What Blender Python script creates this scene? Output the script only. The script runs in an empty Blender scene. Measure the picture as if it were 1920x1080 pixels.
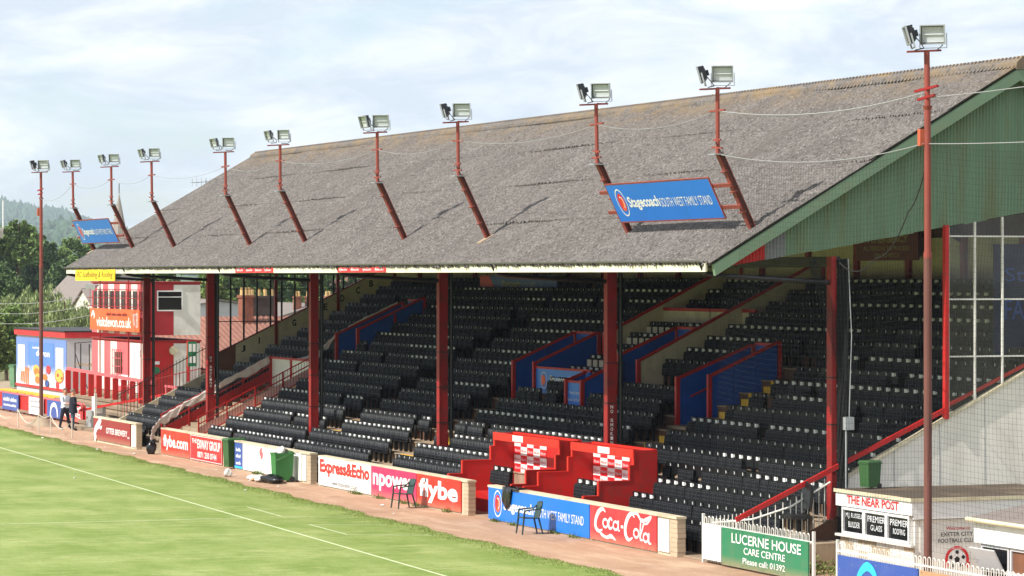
import bpy, bmesh, math, random
import numpy as np
from mathutils import Vector, Matrix
R = math.radians
random.seed(7); rng = np.random.default_rng(7)
scene = bpy.context.scene
C = scene.collection

# ---------------------------------------------------------------- camera
cam_d = bpy.data.cameras.new('camera'); cam = bpy.data.objects.new('camera', cam_d); C.objects.link(cam)
cam_d.sensor_width = 36; cam_d.lens = 112.5; cam_d.shift_y = -23/1920
cam_d.clip_start = 0.5; cam_d.clip_end = 20000
cam.location = (0, 0, 6.8); cam.rotation_euler = (R(90), 0, R(90-21.3))
scene.camera = cam

# ---------------------------------------------------------------- sky, sun, exposure
SUN_EL, SUN_AZ = 45.5, -7.0         # sun stands over the pitch (towards -y), 7 degrees towards +x
world = bpy.data.worlds.new('World'); scene.world = world; world.use_nodes = True
nt = world.node_tree; nt.nodes.clear()
def N(t, k, **kw):
    n = t.nodes.new(k)
    for a, b in kw.items():
        setattr(n, a, b)
    return n
sky = N(nt, 'ShaderNodeTexSky', sky_type='NISHITA', sun_disc=False, sun_elevation=R(SUN_EL), sun_rotation=R(180+SUN_AZ),
        air_density=1.0, dust_density=0.6, ozone_density=3.0, altitude=40)
bg = N(nt, 'ShaderNodeBackground'); bg.inputs['Strength'].default_value = 0.125
wo = N(nt, 'ShaderNodeOutputWorld')
tc = N(nt, 'ShaderNodeTexCoord')
def wnoise(scale, loc, det, rough, dist):
    mp = N(nt, 'ShaderNodeMapping'); mp.inputs['Scale'].default_value = scale; mp.inputs['Location'].default_value = loc
    n1 = N(nt, 'ShaderNodeTexNoise'); n1.inputs['Scale'].default_value = 1.0; n1.inputs['Detail'].default_value = det; n1.inputs['Roughness'].default_value = rough; n1.inputs['Distortion'].default_value = dist
    nt.links.new(tc.outputs['Generated'], mp.inputs['Vector']); nt.links.new(mp.outputs[0], n1.inputs['Vector']); return n1.outputs['Fac']
def wramp(f, p0, p1):
    r = N(nt, 'ShaderNodeValToRGB'); r.color_ramp.elements[0].position = p0; r.color_ramp.elements[1].position = p1; nt.links.new(f, r.inputs['Fac']); return r.outputs['Color']
cover = wramp(wnoise((13, 13, 38), (3.1, 1.7, 0.4), 8, .56, .35), .26, .50)        # where there is cloud
shade = wramp(wnoise((17, 17, 60), (8.3, 4.2, 2.6), 7, .6, .5), .40, .66)           # grey undersides and bright tops
cc = N(nt, 'ShaderNodeMix', data_type='RGBA'); nt.links.new(shade, cc.inputs['Factor']); cc.inputs[6].default_value = (4.7, 5.15, 5.8, 1); cc.inputs[7].default_value = (7.6, 7.7, 7.8, 1)
mx = N(nt, 'ShaderNodeMix', data_type='RGBA'); nt.links.new(cover, mx.inputs['Factor']); nt.links.new(sky.outputs[0], mx.inputs[6]); nt.links.new(cc.outputs[2], mx.inputs[7])
nt.links.new(mx.outputs[2], bg.inputs['Color']); nt.links.new(bg.outputs[0], wo.inputs['Surface'])
sun_d = bpy.data.lights.new('sun', 'SUN'); sun_d.energy = 5.0; sun_d.angle = R(0.55); sun_d.color = (1, 0.95, 0.87)
sun = bpy.data.objects.new('sun', sun_d); C.objects.link(sun)
ce = math.cos(R(SUN_EL)); to_sun = Vector((-ce*math.sin(R(SUN_AZ)), -ce*math.cos(R(SUN_AZ)), math.sin(R(SUN_EL))))
sun.rotation_euler = to_sun.to_track_quat('Z', 'Y').to_euler(); sun.location = to_sun*200
vs = scene.view_settings; vs.view_transform = 'Standard'; vs.look = 'None'; vs.gamma = 1; vs.exposure = 0.44; vs.use_curve_mapping = False
scene.render.resolution_x = 1024; scene.render.resolution_y = 576

# ---------------------------------------------------------------- materials
def S(r, g, b):
    f = lambda c: (c/255/12.92) if c/255 <= 0.04045 else ((c/255+0.055)/1.055)**2.4
    return (f(r), f(g), f(b), 1)
MATS = {}
def mat(name, col, rough=0.7, var=0.12, scale=3.0, bump=0.0, bscale=40.0, metal=0.0, spec=0.4, dirt=None, dirt_amt=0.0, dirt_scale=1.5, stretch=(1, 1, 1)):
    """painted / weathered surface: base colour with tonal variation, optional dirt blotches and fine relief"""
    m = bpy.data.materials.new(name); m.use_nodes = True; t = m.node_tree; b = t.nodes['Principled BSDF']
    b.inputs['Roughness'].default_value = rough; b.inputs['Metallic'].default_value = metal; b.inputs['Specular IOR Level'].default_value = spec
    tcn = N(t, 'ShaderNodeTexCoord'); mpn = N(t, 'ShaderNodeMapping'); mpn.inputs['Scale'].default_value = stretch
    t.links.new(tcn.outputs['Object'], mpn.inputs['Vector'])
    nz = N(t, 'ShaderNodeTexNoise'); nz.inputs['Scale'].default_value = scale; nz.inputs['Detail'].default_value = 6
    t.links.new(mpn.outputs[0], nz.inputs['Vector'])
    mixn = N(t, 'ShaderNodeMix', data_type='RGBA')
    lo = [max(0, c*(1-var*1.6)) for c in col[:3]]+[1]; hi = [min(1, c*(1+var)) for c in col[:3]]+[1]
    mixn.inputs[6].default_value = lo; mixn.inputs[7].default_value = hi
    t.links.new(nz.outputs['Fac'], mixn.inputs['Factor'])
    out = mixn.outputs[2]
    if dirt:
        nd = N(t, 'ShaderNodeTexNoise'); nd.inputs['Scale'].default_value = dirt_scale; nd.inputs['Detail'].default_value = 8; nd.inputs['Roughness'].default_value = 0.65
        t.links.new(mpn.outputs[0], nd.inputs['Vector'])
        rr = N(t, 'ShaderNodeValToRGB'); rr.color_ramp.elements[0].position = 0.48; rr.color_ramp.elements[1].position = 0.68
        t.links.new(nd.outputs['Fac'], rr.inputs['Fac'])
        mm = N(t, 'ShaderNodeMath', operation='MULTIPLY'); mm.inputs[1].default_value = dirt_amt; t.links.new(rr.outputs['Color'], mm.inputs[0])
        m2 = N(t, 'ShaderNodeMix', data_type='RGBA'); m2.inputs[7].default_value = dirt
        t.links.new(mm.outputs[0], m2.inputs['Factor']); t.links.new(out, m2.inputs[6]); out = m2.outputs[2]
    t.links.new(out, b.inputs['Base Color'])
    if bump:
        nb = N(t, 'ShaderNodeTexNoise'); nb.inputs['Scale'].default_value = bscale; nb.inputs['Detail'].default_value = 4
        t.links.new(mpn.outputs[0], nb.inputs['Vector'])
        bn = N(t, 'ShaderNodeBump'); bn.inputs['Strength'].default_value = bump; bn.inputs['Distance'].default_value = 0.02
        t.links.new(nb.outputs['Fac'], bn.inputs['Height']); t.links.new(bn.outputs[0], b.inputs['Normal'])
    MATS[name] = m
    return m
BR = S(105, 62, 45)
mat('red_paint', S(192, 28, 26), 0.55, 0.14, 2, dirt=S(128, 56, 46), dirt_amt=0.55, dirt_scale=4.0, bump=.15, bscale=18)
mat('red_steel', S(150, 24, 24), 0.55, 0.15, 2.5, dirt=S(84, 40, 34), dirt_amt=0.6, dirt_scale=2.0)
mat('rust_dark', S(112, 70, 62), 0.75, 0.2, 3, dirt=S(80, 56, 50), dirt_amt=0.7, dirt_scale=1.5, stretch=(1, 1, 0.4))
mat('rust_steel', S(146, 68, 56), 0.7, 0.2, 3, dirt=S(96, 60, 52), dirt_amt=0.7, dirt_scale=1.2, stretch=(1, 1, 0.5))
mat('red_orange', S(205, 40, 24), 0.5, 0.08, 2)
mat('pink_paint', S(214, 104, 108), 0.6, 0.08, 2, dirt=S(170, 80, 80), dirt_amt=0.3)
mat('pale_pink', S(226, 178, 174), 0.6, 0.08, 2)
mat('cabin_red', S(178, 44, 52), 0.6, 0.08, 2, dirt=S(130, 46, 48), dirt_amt=0.3)
mat('white_paint', S(226, 224, 216), 0.55, 0.05, 2, dirt=S(176, 166, 146), dirt_amt=0.45, dirt_scale=1.3)
mat('white_clean', S(232, 232, 230), 0.5, 0.03, 2, dirt=S(200, 194, 184), dirt_amt=0.3, dirt_scale=1.6)
mat('off_white_sheet', S(240, 234, 222), 0.6, 0.05, 1.2, dirt=S(165, 158, 145), dirt_amt=0.4, dirt_scale=0.7, stretch=(1, 1, 0.35))
mat('cream_board', S(214, 204, 174), 0.75, 0.08, 1.5, dirt=S(120, 108, 84), dirt_amt=0.4)
mat('cream_wall', S(205, 194, 168), 0.85, 0.1, 2, bump=0.3, dirt=S(140, 118, 92), dirt_amt=0.5)
mat('concrete', S(158, 140, 118), 0.9, 0.15, 2.5, bump=0.4, dirt=S(108, 84, 66), dirt_amt=0.6, dirt_scale=1.1)
mat('block', S(188, 170, 144), 0.9, 0.1, 4, bump=0.4, bscale=60, dirt=S(140, 118, 96), dirt_amt=0.4)
mat('timber', S(98, 66, 48), 0.85, 0.25, 4, bump=0.3, stretch=(0.3, 4, 4))
mat('grey_timber', S(140, 122, 102), 0.9, 0.25, 3, bump=0.3, stretch=(0.3, 4, 4))
mat('blue_panel', S(22, 84, 178), 0.5, 0.1, 1.5, dirt=S(14, 40, 86), dirt_amt=0.4)
mat('sign_blue', S(24, 116, 214), 0.4, 0.05, 1.0, dirt=S(30, 96, 180), dirt_amt=0.25)
mat('sign_navy', S(52, 84, 160), 0.42, 0.07, 1.0, dirt=S(101, 120, 166), dirt_amt=0.3, dirt_scale=1.4)
mat('sign_red', S(214, 34, 40), 0.42, 0.07, 1.0, dirt=S(198, 90, 94), dirt_amt=0.3, dirt_scale=1.4)
mat('sign_coke', S(208, 52, 58), 0.42, 0.07, 1.0, dirt=S(194, 101, 104), dirt_amt=0.3, dirt_scale=1.4)
mat('sign_flybe', S(216, 48, 34), 0.42, 0.07, 1.0, dirt=S(199, 98, 90), dirt_amt=0.3, dirt_scale=1.4)
mat('sign_magenta', S(206, 42, 94), 0.42, 0.07, 1.0, dirt=S(193, 95, 126), dirt_amt=0.3, dirt_scale=1.4)
mat('sign_orange', S(240, 96, 40), 0.42, 0.07, 1.0, dirt=S(214, 127, 94), dirt_amt=0.3, dirt_scale=1.4)
mat('sign_maroon', S(150, 44, 48), 0.45, 0.08, 1.0)
mat('sign_green', S(36, 122, 84), 0.4, 0.06, 1.0, dirt=S(86, 120, 90), dirt_amt=0.4, dirt_scale=1.6)
mat('sign_yellow', S(250, 208, 20), 0.45, 0.05, 1.0)
mat('sign_darkred', S(110, 20, 22), 0.5, 0.08, 1.0)
mat('ink_black', S(28, 28, 30), 0.5, 0.1, 2)
mat('ink_grey', S(176, 180, 186), 0.5, 0.05, 2)
mat('ink_pale', S(222, 224, 226), 0.5, 0.02, 2)
mat('ink_red', S(212, 48, 40), 0.5, 0.05, 2)
mat('ink_orange', S(235, 90, 40), 0.5, 0.05, 2)
mat('ink_cyan', S(50, 190, 235), 0.5, 0.03, 2)
mat('ink_cream', S(190, 176, 130), 0.6, 0.05, 2)
mat('yellow_paint', S(222, 176, 40), 0.6, 0.15, 4, dirt=S(140, 110, 50), dirt_amt=0.5, dirt_scale=3)
mat('seat_black', S(10, 10, 11), 0.55, 0.2, 1.2, spec=0.2)
mat('seat_rib', S(64, 66, 70), 0.45, 0.2, 2, spec=0.3)  # paler than the black pan: highlights along the ribs put into the colour
mat('seat_back', S(16, 16, 18), 0.5, 0.2, 1.2, spec=0.3)  # greyer than the pan: light catching the backrest painted into the colour
mat('plate_white', S(236, 236, 234), 0.4, 0.03, 5)
mat('pad_cream', S(205, 196, 176), 0.6, 0.08, 5)
mat('dark_steel', S(44, 40, 40), 0.6, 0.2, 3)
mat('black_plastic', S(24, 24, 26), 0.35, 0.2, 3, spec=0.5)
mat('bag_black', S(18, 18, 20), 0.28, 0.3, 6, bump=0.6, bscale=9, spec=0.6)
mat('galv', S(168, 172, 174), 0.45, 0.12, 5, metal=0.3)
mat('reflector', S(214, 216, 216), 0.35, 0.06, 6)
mat('bin_pale', S(104, 142, 106), 0.5, 0.12, 3)
mat('pvc_white', S(225, 225, 220), 0.5, 0.05, 2)
mat('wire_grey', S(150, 150, 150), 0.6, 0.1, 2)
mat('net_grey', S(34, 36, 34), 0.9, 0.1, 2)
mat('pipe_orange', S(186, 92, 62), 0.6, 0.15, 4)
mat('banner_navy', S(14, 36, 84), 0.7, 0.1, 2)
mat('net_dark', S(17, 17, 19), 0.95, 0.2, 5, bump=0.8, bscale=20)
mat('green_sheet', S(112, 140, 114), 0.5, 0.16, 1.4, dirt=S(112, 106, 66), dirt_amt=0.6, dirt_scale=1.5, stretch=(1, 2.2, 0.22))
mat('green_board', S(112, 138, 112), 0.6, 0.12, 2, dirt=S(120, 126, 104), dirt_amt=0.5, dirt_scale=3)
mat('grey_sheet', S(128, 132, 138), 0.55, 0.12, 2, stretch=(1, 3, 0.4))
mat('fascia_cream', S(226, 220, 198), 0.5, 0.05, 0.8, dirt=S(170, 158, 128), dirt_amt=0.35, dirt_scale=0.8)
mat('gutter', S(96, 94, 90), 0.6, 0.15, 1.5)
mat('bin_green', S(56, 124, 62), 0.45, 0.1, 3)
mat('bin_dark', S(56, 96, 52), 0.5, 0.12, 3)
mat('chair_green', S(44, 66, 62), 0.4, 0.1, 3)
mat('litter_white', S(222, 220, 214), 0.7, 0.1, 6)
mat('cardboard', S(176, 140, 104), 0.8, 0.1, 4)
mat('flat_felt', S(84, 72, 60), 0.95, 0.2, 0.8, bump=0.4, dirt=S(128, 112, 90), dirt_amt=0.5, dirt_scale=0.7)
mat('pantile', S(146, 100, 84), 0.85, 0.2, 2.5, dirt=S(120, 78, 62), dirt_amt=0.5, dirt_scale=1.0)
mat('slate', S(128, 118, 112), 0.8, 0.15, 1.5)
mat('brick', S(150, 92, 72), 0.9, 0.25, 5, bump=0.4, dirt=S(86, 66, 58), dirt_amt=0.5)
mat('brick_sooty', S(84, 74, 70), 0.9, 0.25, 4, bump=0.3)
mat('pot_clay', S(214, 178, 120), 0.8, 0.1, 4)
mat('render_pale', S(214, 206, 192), 0.85, 0.08, 1)
mat('spire_stone', S(150, 140, 130), 0.9, 0.15, 0.5)
mat('bark', S(86, 70, 56), 0.95, 0.25, 3, bump=0.6, bscale=8)
mat('skin', S(206, 150, 122), 0.55, 0.06, 8)
mat('hair_grey', S(120, 108, 98), 0.8, 0.2, 30)
mat('shirt_white', S(224, 228, 236), 0.8, 0.04, 6)
mat('trouser_navy', S(34, 38, 54), 0.85, 0.12, 8)
mat('jacket_navy', S(30, 33, 46), 0.85, 0.12, 8)
mat('jeans', S(62, 84, 106), 0.85, 0.15, 8)
mat('shoe', S(40, 32, 28), 0.5, 0.1, 8)
mat('rope_pale', S(206, 200, 186), 0.8, 0.1, 10)
mat('glass_dark', S(16, 18, 22), 0.12, 0.1, 1, spec=0.6)
mat('interior_brown', S(128, 84, 60), 0.7, 0.35, 1.8)
mat('banner_pale', S(222, 212, 208), 0.7, 0.06, 2, dirt=S(210, 130, 130), dirt_amt=0.5, dirt_scale=2.5)
mat('poster_sky', S(112, 142, 206), 0.4, 0.15, 0.9)
mat('poster_blue', S(92, 136, 212), 0.4, 0.15, 0.9)
mat('food_brown', S(202, 128, 62), 0.5, 0.3, 7)
mat('food_yellow', S(232, 186, 92), 0.5, 0.25, 9)
mat('grey_wall', S(196, 194, 196), 0.8, 0.05, 1.5)

def glass_mat(name, tint, alpha):
    """thin glazing: mostly see-through, sky reflection by Fresnel, a little grime"""
    m = bpy.data.materials.new(name); m.use_nodes = True; t = m.node_tree; t.nodes.clear()
    o = N(t, 'ShaderNodeOutputMaterial'); tr = N(t, 'ShaderNodeBsdfTransparent'); tr.inputs[0].default_value = tint
    gl = N(t, 'ShaderNodeBsdfGlossy'); gl.inputs['Roughness'].default_value = 0.03
    lw = N(t, 'ShaderNodeLayerWeight'); lw.inputs[0].default_value = 0.5; pw = N(t, 'ShaderNodeMath', operation='POWER'); pw.inputs[1].default_value = 4; t.links.new(lw.outputs['Facing'], pw.inputs[0]); fr = N(t, 'ShaderNodeMapRange'); fr.inputs[3].default_value = .05; fr.inputs[4].default_value = .8; t.links.new(pw.outputs[0], fr.inputs[0])
    m1 = N(t, 'ShaderNodeMixShader'); t.links.new(fr.outputs[0], m1.inputs[0]); t.links.new(tr.outputs[0], m1.inputs[1]); t.links.new(gl.outputs[0], m1.inputs[2])
    df = N(t, 'ShaderNodeBsdfDiffuse'); df.inputs[0].default_value = S(190, 190, 186)
    nz = N(t, 'ShaderNodeTexNoise'); nz.inputs['Scale'].default_value = 1.6; nz.inputs['Detail'].default_value = 6
    mr = N(t, 'ShaderNodeMapRange'); mr.inputs[1].default_value = 0.4; mr.inputs[2].default_value = 0.75; mr.inputs[3].default_value = 0.02; mr.inputs[4].default_value = alpha
    tcn = N(t, 'ShaderNodeTexCoord'); t.links.new(tcn.outputs['Object'], nz.inputs['Vector']); t.links.new(nz.outputs['Fac'], mr.inputs[0])
    m2 = N(t, 'ShaderNodeMixShader'); t.links.new(mr.outputs[0], m2.inputs[0]); t.links.new(m1.outputs[0], m2.inputs[1]); t.links.new(df.outputs[0], m2.inputs[2])
    t.links.new(m2.outputs[0], o.inputs[0]); MATS[name] = m
glass_mat('pane_glass', (0.92, 0.94, 0.95, 1), 0.07)

def leaf_mat(name, col, var=0.5):
    m = bpy.data.materials.new(name); m.use_nodes = True; t = m.node_tree; b = t.nodes['Principled BSDF']
    b.inputs['Roughness'].default_value = 0.6; b.inputs['Specular IOR Level'].default_value = 0.2
    g = N(t, 'ShaderNodeNewGeometry'); mx = N(t, 'ShaderNodeMix', data_type='RGBA')
    mx.inputs[6].default_value = [c*(1-var) for c in col[:3]]+[1]; mx.inputs[7].default_value = [c*(1+var) for c in col[:3]]+[1]
    t.links.new(g.outputs['Random Per Island'], mx.inputs['Factor']); t.links.new(mx.outputs[2], b.inputs['Base Color'])
    MATS[name] = m
leaf_mat('leaf_dark', S(80, 102, 58)); leaf_mat('leaf_mid', S(112, 134, 72)); leaf_mat('leaf_willow', S(136, 148, 98)); leaf_mat('leaf_olive', S(104, 116, 58))
leaf_mat('leaf_turf', S(124, 138, 70), .25); leaf_mat('wood_far', S(62, 84, 58), 0.35)

def special_mats():
    # asbestos-cement roof: grey, lichen specks, orange lichen in patches under the ridge
    m = bpy.data.materials.new('roof_sheet'); m.use_nodes = True; t = m.node_tree; b = t.nodes['Principled BSDF']
    b.inputs['Roughness'].default_value = 0.95; b.inputs['Specular IOR Level'].default_value = 0.1
    tcn = N(t, 'ShaderNodeTexCoord')
    def noise(sc, det, st=(1, 1, 1), rough=0.6):
        mpn = N(t, 'ShaderNodeMapping'); mpn.inputs['Scale'].default_value = st; t.links.new(tcn.outputs['Object'], mpn.inputs['Vector'])
        n = N(t, 'ShaderNodeTexNoise'); n.inputs['Scale'].default_value = sc; n.inputs['Detail'].default_value = det; n.inputs['Roughness'].default_value = rough
        t.links.new(mpn.outputs[0], n.inputs['Vector']); return n.outputs['Fac']
    def ramp(f, a, bq):
        r = N(t, 'ShaderNodeValToRGB'); r.color_ramp.elements[0].position = a; r.color_ramp.elements[1].position = bq; t.links.new(f, r.inputs['Fac']); return r.outputs['Color']
    def mixc(f, a, bq):
        x = N(t, 'ShaderNodeMix', data_type='RGBA'); t.links.new(f, x.inputs['Factor'])
        (t.links.new(a, x.inputs[6]) if hasattr(a, 'links') else setattr(x.inputs[6], 'default_value', a)); x.inputs[7].default_value = bq; return x.outputs[2]
    base = mixc(ramp(noise(0.7, 6), 0.3, 0.7), S(102, 97, 94), S(120, 115, 111))
    base = mixc(ramp(noise(11, 4, (1.5, .8, .8), 0.7), 0.44, 0.66), base, S(76, 72, 69))
    base = mixc(ramp(noise(19, 3, (1.2, .9, .9), 0.6), 0.56, 0.70), base, S(146, 141, 136))
    base = mixc(ramp(noise(0.35, 5, (3.5, .4, .4), 0.6), 0.52, 0.75), base, S(98, 92, 88))
    sp = N(t, 'ShaderNodeSeparateXYZ'); t.links.new(tcn.outputs['Object'], sp.inputs[0])
    mr = N(t, 'ShaderNodeMapRange'); mr.inputs[1].default_value = 11.1; mr.inputs[2].default_value = 12.1; t.links.new(sp.outputs['Z'], mr.inputs[0])
    om = N(t, 'ShaderNodeMath', operation='MULTIPLY'); t.links.new(mr.outputs[0], om.inputs[0]); t.links.new(ramp(noise(1.6, 7, (0.6, 1, 1), 0.75), 0.42, 0.62), om.inputs[1])
    base = mixc(om.outputs[0], base, S(132, 112, 84))
    base = mixc(ramp(noise(0.9, 8, (1, 1, 1), 0.8), 0.62, 0.74), base, S(134, 122, 106))
    t.links.new(base, b.inputs['Base Color'])
    bn = N(t, 'ShaderNodeBump'); bn.inputs['Strength'].default_value = 0.35; bn.inputs['Distance'].default_value = 0.02
    t.links.new(noise(14, 5, (1, 1, 1), 0.7), bn.inputs['Height']); t.links.new(bn.outputs[0], b.inputs['Normal']); MATS['roof_sheet'] = m
    # pitch grass: mown stripes across the pitch, straw and dark patches, fine streaks
    m = bpy.data.materials.new('grass'); m.use_nodes = True; t = m.node_tree; b = t.nodes['Principled BSDF']
    b.inputs['Roughness'].default_value = 0.85; b.inputs['Specular IOR Level'].default_value = 0.15
    tcn = N(t, 'ShaderNodeTexCoord')
    base = mixc2 = None
    def noise(sc, det, st=(1, 1, 1), rough=0.6):
        mpn = N(t, 'ShaderNodeMapping'); mpn.inputs['Scale'].default_value = st; t.links.new(tcn.outputs['Object'], mpn.inputs['Vector'])
        n = N(t, 'ShaderNodeTexNoise'); n.inputs['Scale'].default_value = sc; n.inputs['Detail'].default_value = det; n.inputs['Roughness'].default_value = rough
        t.links.new(mpn.outputs[0], n.inputs['Vector']); return n.outputs['Fac']
    def ramp(f, a, bq):
        r = N(t, 'ShaderNodeValToRGB'); r.color_ramp.elements[0].position = a; r.color_ramp.elements[1].position = bq; t.links.new(f, r.inputs['Fac']); return r.outputs['Color']
    def mixc(f, a, bq):
        x = N(t, 'ShaderNodeMix', data_type='RGBA'); t.links.new(f, x.inputs['Factor'])
        (t.links.new(a, x.inputs[6]) if hasattr(a, 'links') else setattr(x.inputs[6], 'default_value', a)); x.inputs[7].default_value = bq; return x.outputs[2]
    base = mixc(ramp(noise(0.55, 6, (0.55, 1.2, 1), 0.6), 0.38, 0.62), S(118, 138, 68), S(150, 162, 98))
    base = mixc(ramp(noise(1.6, 6, (1.6, 0.5, 1), 0.7), 0.5, 0.72), base, S(168, 172, 116))
    base = mixc(ramp(noise(2.4, 7, (2.0, 0.45, 1), 0.75), 0.55, 0.72), base, S(100, 120, 52))
    wv = N(t, 'ShaderNodeTexWave'); wv.inputs['Scale'].default_value = 0.062; wv.inputs['Distortion'].default_value = 0.6; wv.inputs['Detail Scale'].default_value = 4; wm = N(t, 'ShaderNodeMapping'); wm.inputs['Rotation'].default_value = (0, 0, R(2.2)); t.links.new(tcn.outputs['Object'], wm.inputs['Vector']); t.links.new(wm.outputs[0], wv.inputs['Vector'])
    wq = N(t, 'ShaderNodeMath', operation='MULTIPLY'); wq.inputs[1].default_value = 0.30; t.links.new(ramp(wv.outputs['Fac'], .35, .65), wq.inputs[0])
    base = mixc(wq.outputs[0], base, S(116, 138, 64))
    f1 = noise(30, 3, (1.2, 0.5, 1), 0.7)
    base = mixc(ramp(f1, 0.5, 0.75), base, S(92, 110, 48))
    t.links.new(base, b.inputs['Base Color'])
    bn = N(t, 'ShaderNodeBump'); bn.inputs['Strength'].default_value = 0.7; bn.inputs['Distance'].default_value = 0.05
    t.links.new(noise(22, 4, (1.2, 0.6, 1), 0.7), bn.inputs['Height']); t.links.new(bn.outputs[0], b.inputs['Normal']); MATS['grass'] = m
special_mats()
def poster():
    m = MATS['poster_sky']; t = m.node_tree; b = t.nodes['Principled BSDF']; src = b.inputs['Base Color'].links[0].from_socket
    tcn = N(t, 'ShaderNodeTexCoord'); sp = N(t, 'ShaderNodeSeparateXYZ'); t.links.new(tcn.outputs['Object'], sp.inputs[0])
    nz = N(t, 'ShaderNodeTexNoise'); nz.inputs['Scale'].default_value = 1.3; nz.inputs['Detail'].default_value = 5; t.links.new(tcn.outputs['Object'], nz.inputs['Vector'])
    ad = N(t, 'ShaderNodeMath', operation='MULTIPLY_ADD'); ad.inputs[1].default_value = 1.6; t.links.new(nz.outputs['Fac'], ad.inputs[0]); t.links.new(sp.outputs['Z'], ad.inputs[2])
    mr = N(t, 'ShaderNodeMapRange'); mr.inputs[1].default_value = 1.4; mr.inputs[2].default_value = 2.3; t.links.new(ad.outputs[0], mr.inputs[0])
    mx = N(t, 'ShaderNodeMix', data_type='RGBA'); mx.inputs[6].default_value = S(226, 230, 238); t.links.new(src, mx.inputs[7]); t.links.new(mr.outputs[0], mx.inputs['Factor']); t.links.new(mx.outputs[2], b.inputs['Base Color'])
poster()
mat('shale', S(172, 138, 112), 0.95, 0.16, 0.5, bump=0.6, bscale=30, dirt=S(198, 170, 144), dirt_amt=0.7, dirt_scale=1.1, stretch=(.35, 1.3, 1))
def grit(name):
    m = MATS[name]; t = m.node_tree; b = t.nodes['Principled BSDF']; src = b.inputs['Base Color'].links[0].from_socket; tcn = N(t, 'ShaderNodeTexCoord')
    for sc, p0, p1, col, amt in ((0.45, .54, .70, S(138, 100, 80), .6), (9.0, .56, .68, S(118, 90, 74), .55), (16.0, .62, .70, S(206, 186, 164), .6)):
        nz = N(t, 'ShaderNodeTexNoise'); nz.inputs['Scale'].default_value = sc; nz.inputs['Detail'].default_value = 6; nz.inputs['Roughness'].default_value = .7; t.links.new(tcn.outputs['Object'], nz.inputs['Vector'])
        r = N(t, 'ShaderNodeMapRange'); r.inputs[1].default_value = p0; r.inputs[2].default_value = p1; r.inputs[4].default_value = amt; t.links.new(nz.outputs['Fac'], r.inputs[0])
        mx = N(t, 'ShaderNodeMix', data_type='RGBA'); mx.inputs[7].default_value = col; t.links.new(src, mx.inputs[6]); t.links.new(r.outputs[0], mx.inputs['Factor']); src = mx.outputs[2]
    t.links.new(src, b.inputs['Base Color'])
grit('shale')
def mud(name):
    """dried mud splashed up the foot of the boards"""
    m = MATS[name]; t = m.node_tree; b = t.nodes['Principled BSDF']; src = b.inputs['Base Color'].links[0].from_socket; tcn = N(t, 'ShaderNodeTexCoord'); sp = N(t, 'ShaderNodeSeparateXYZ'); t.links.new(tcn.outputs['Object'], sp.inputs[0])
    nz = N(t, 'ShaderNodeTexNoise'); nz.inputs['Scale'].default_value = 7; nz.inputs['Detail'].default_value = 7; nz.inputs['Roughness'].default_value = .7; t.links.new(tcn.outputs['Object'], nz.inputs['Vector'])
    r = N(t, 'ShaderNodeMapRange'); r.inputs[1].default_value = .24; r.inputs[2].default_value = .0; t.links.new(sp.outputs['Z'], r.inputs[0])
    a_ = N(t, 'ShaderNodeMath', operation='MULTIPLY'); t.links.new(r.outputs[0], a_.inputs[0]); t.links.new(nz.outputs['Fac'], a_.inputs[1])
    mx = N(t, 'ShaderNodeMix', data_type='RGBA'); mx.inputs[7].default_value = S(176, 140, 112); t.links.new(src, mx.inputs[6]); t.links.new(a_.outputs[0], mx.inputs['Factor']); t.links.new(mx.outputs[2], b.inputs['Base Color'])
for q in ('sign_flybe', 'sign_magenta', 'sign_coke', 'sign_maroon', 'sign_green'): mud(q)
mat('verge_ground', S(108, 110, 74), 0.95, 0.25, 0.3, dirt=S(136, 116, 90), dirt_amt=0.6, dirt_scale=0.1)
mat('hill_ground', S(78, 100, 62), 0.95, 0.25, 0.01)
mat('line_white', S(196, 206, 160), 0.85, 0.1, 6, dirt=S(140, 156, 92), dirt_amt=0.6, dirt_scale=5)

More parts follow.
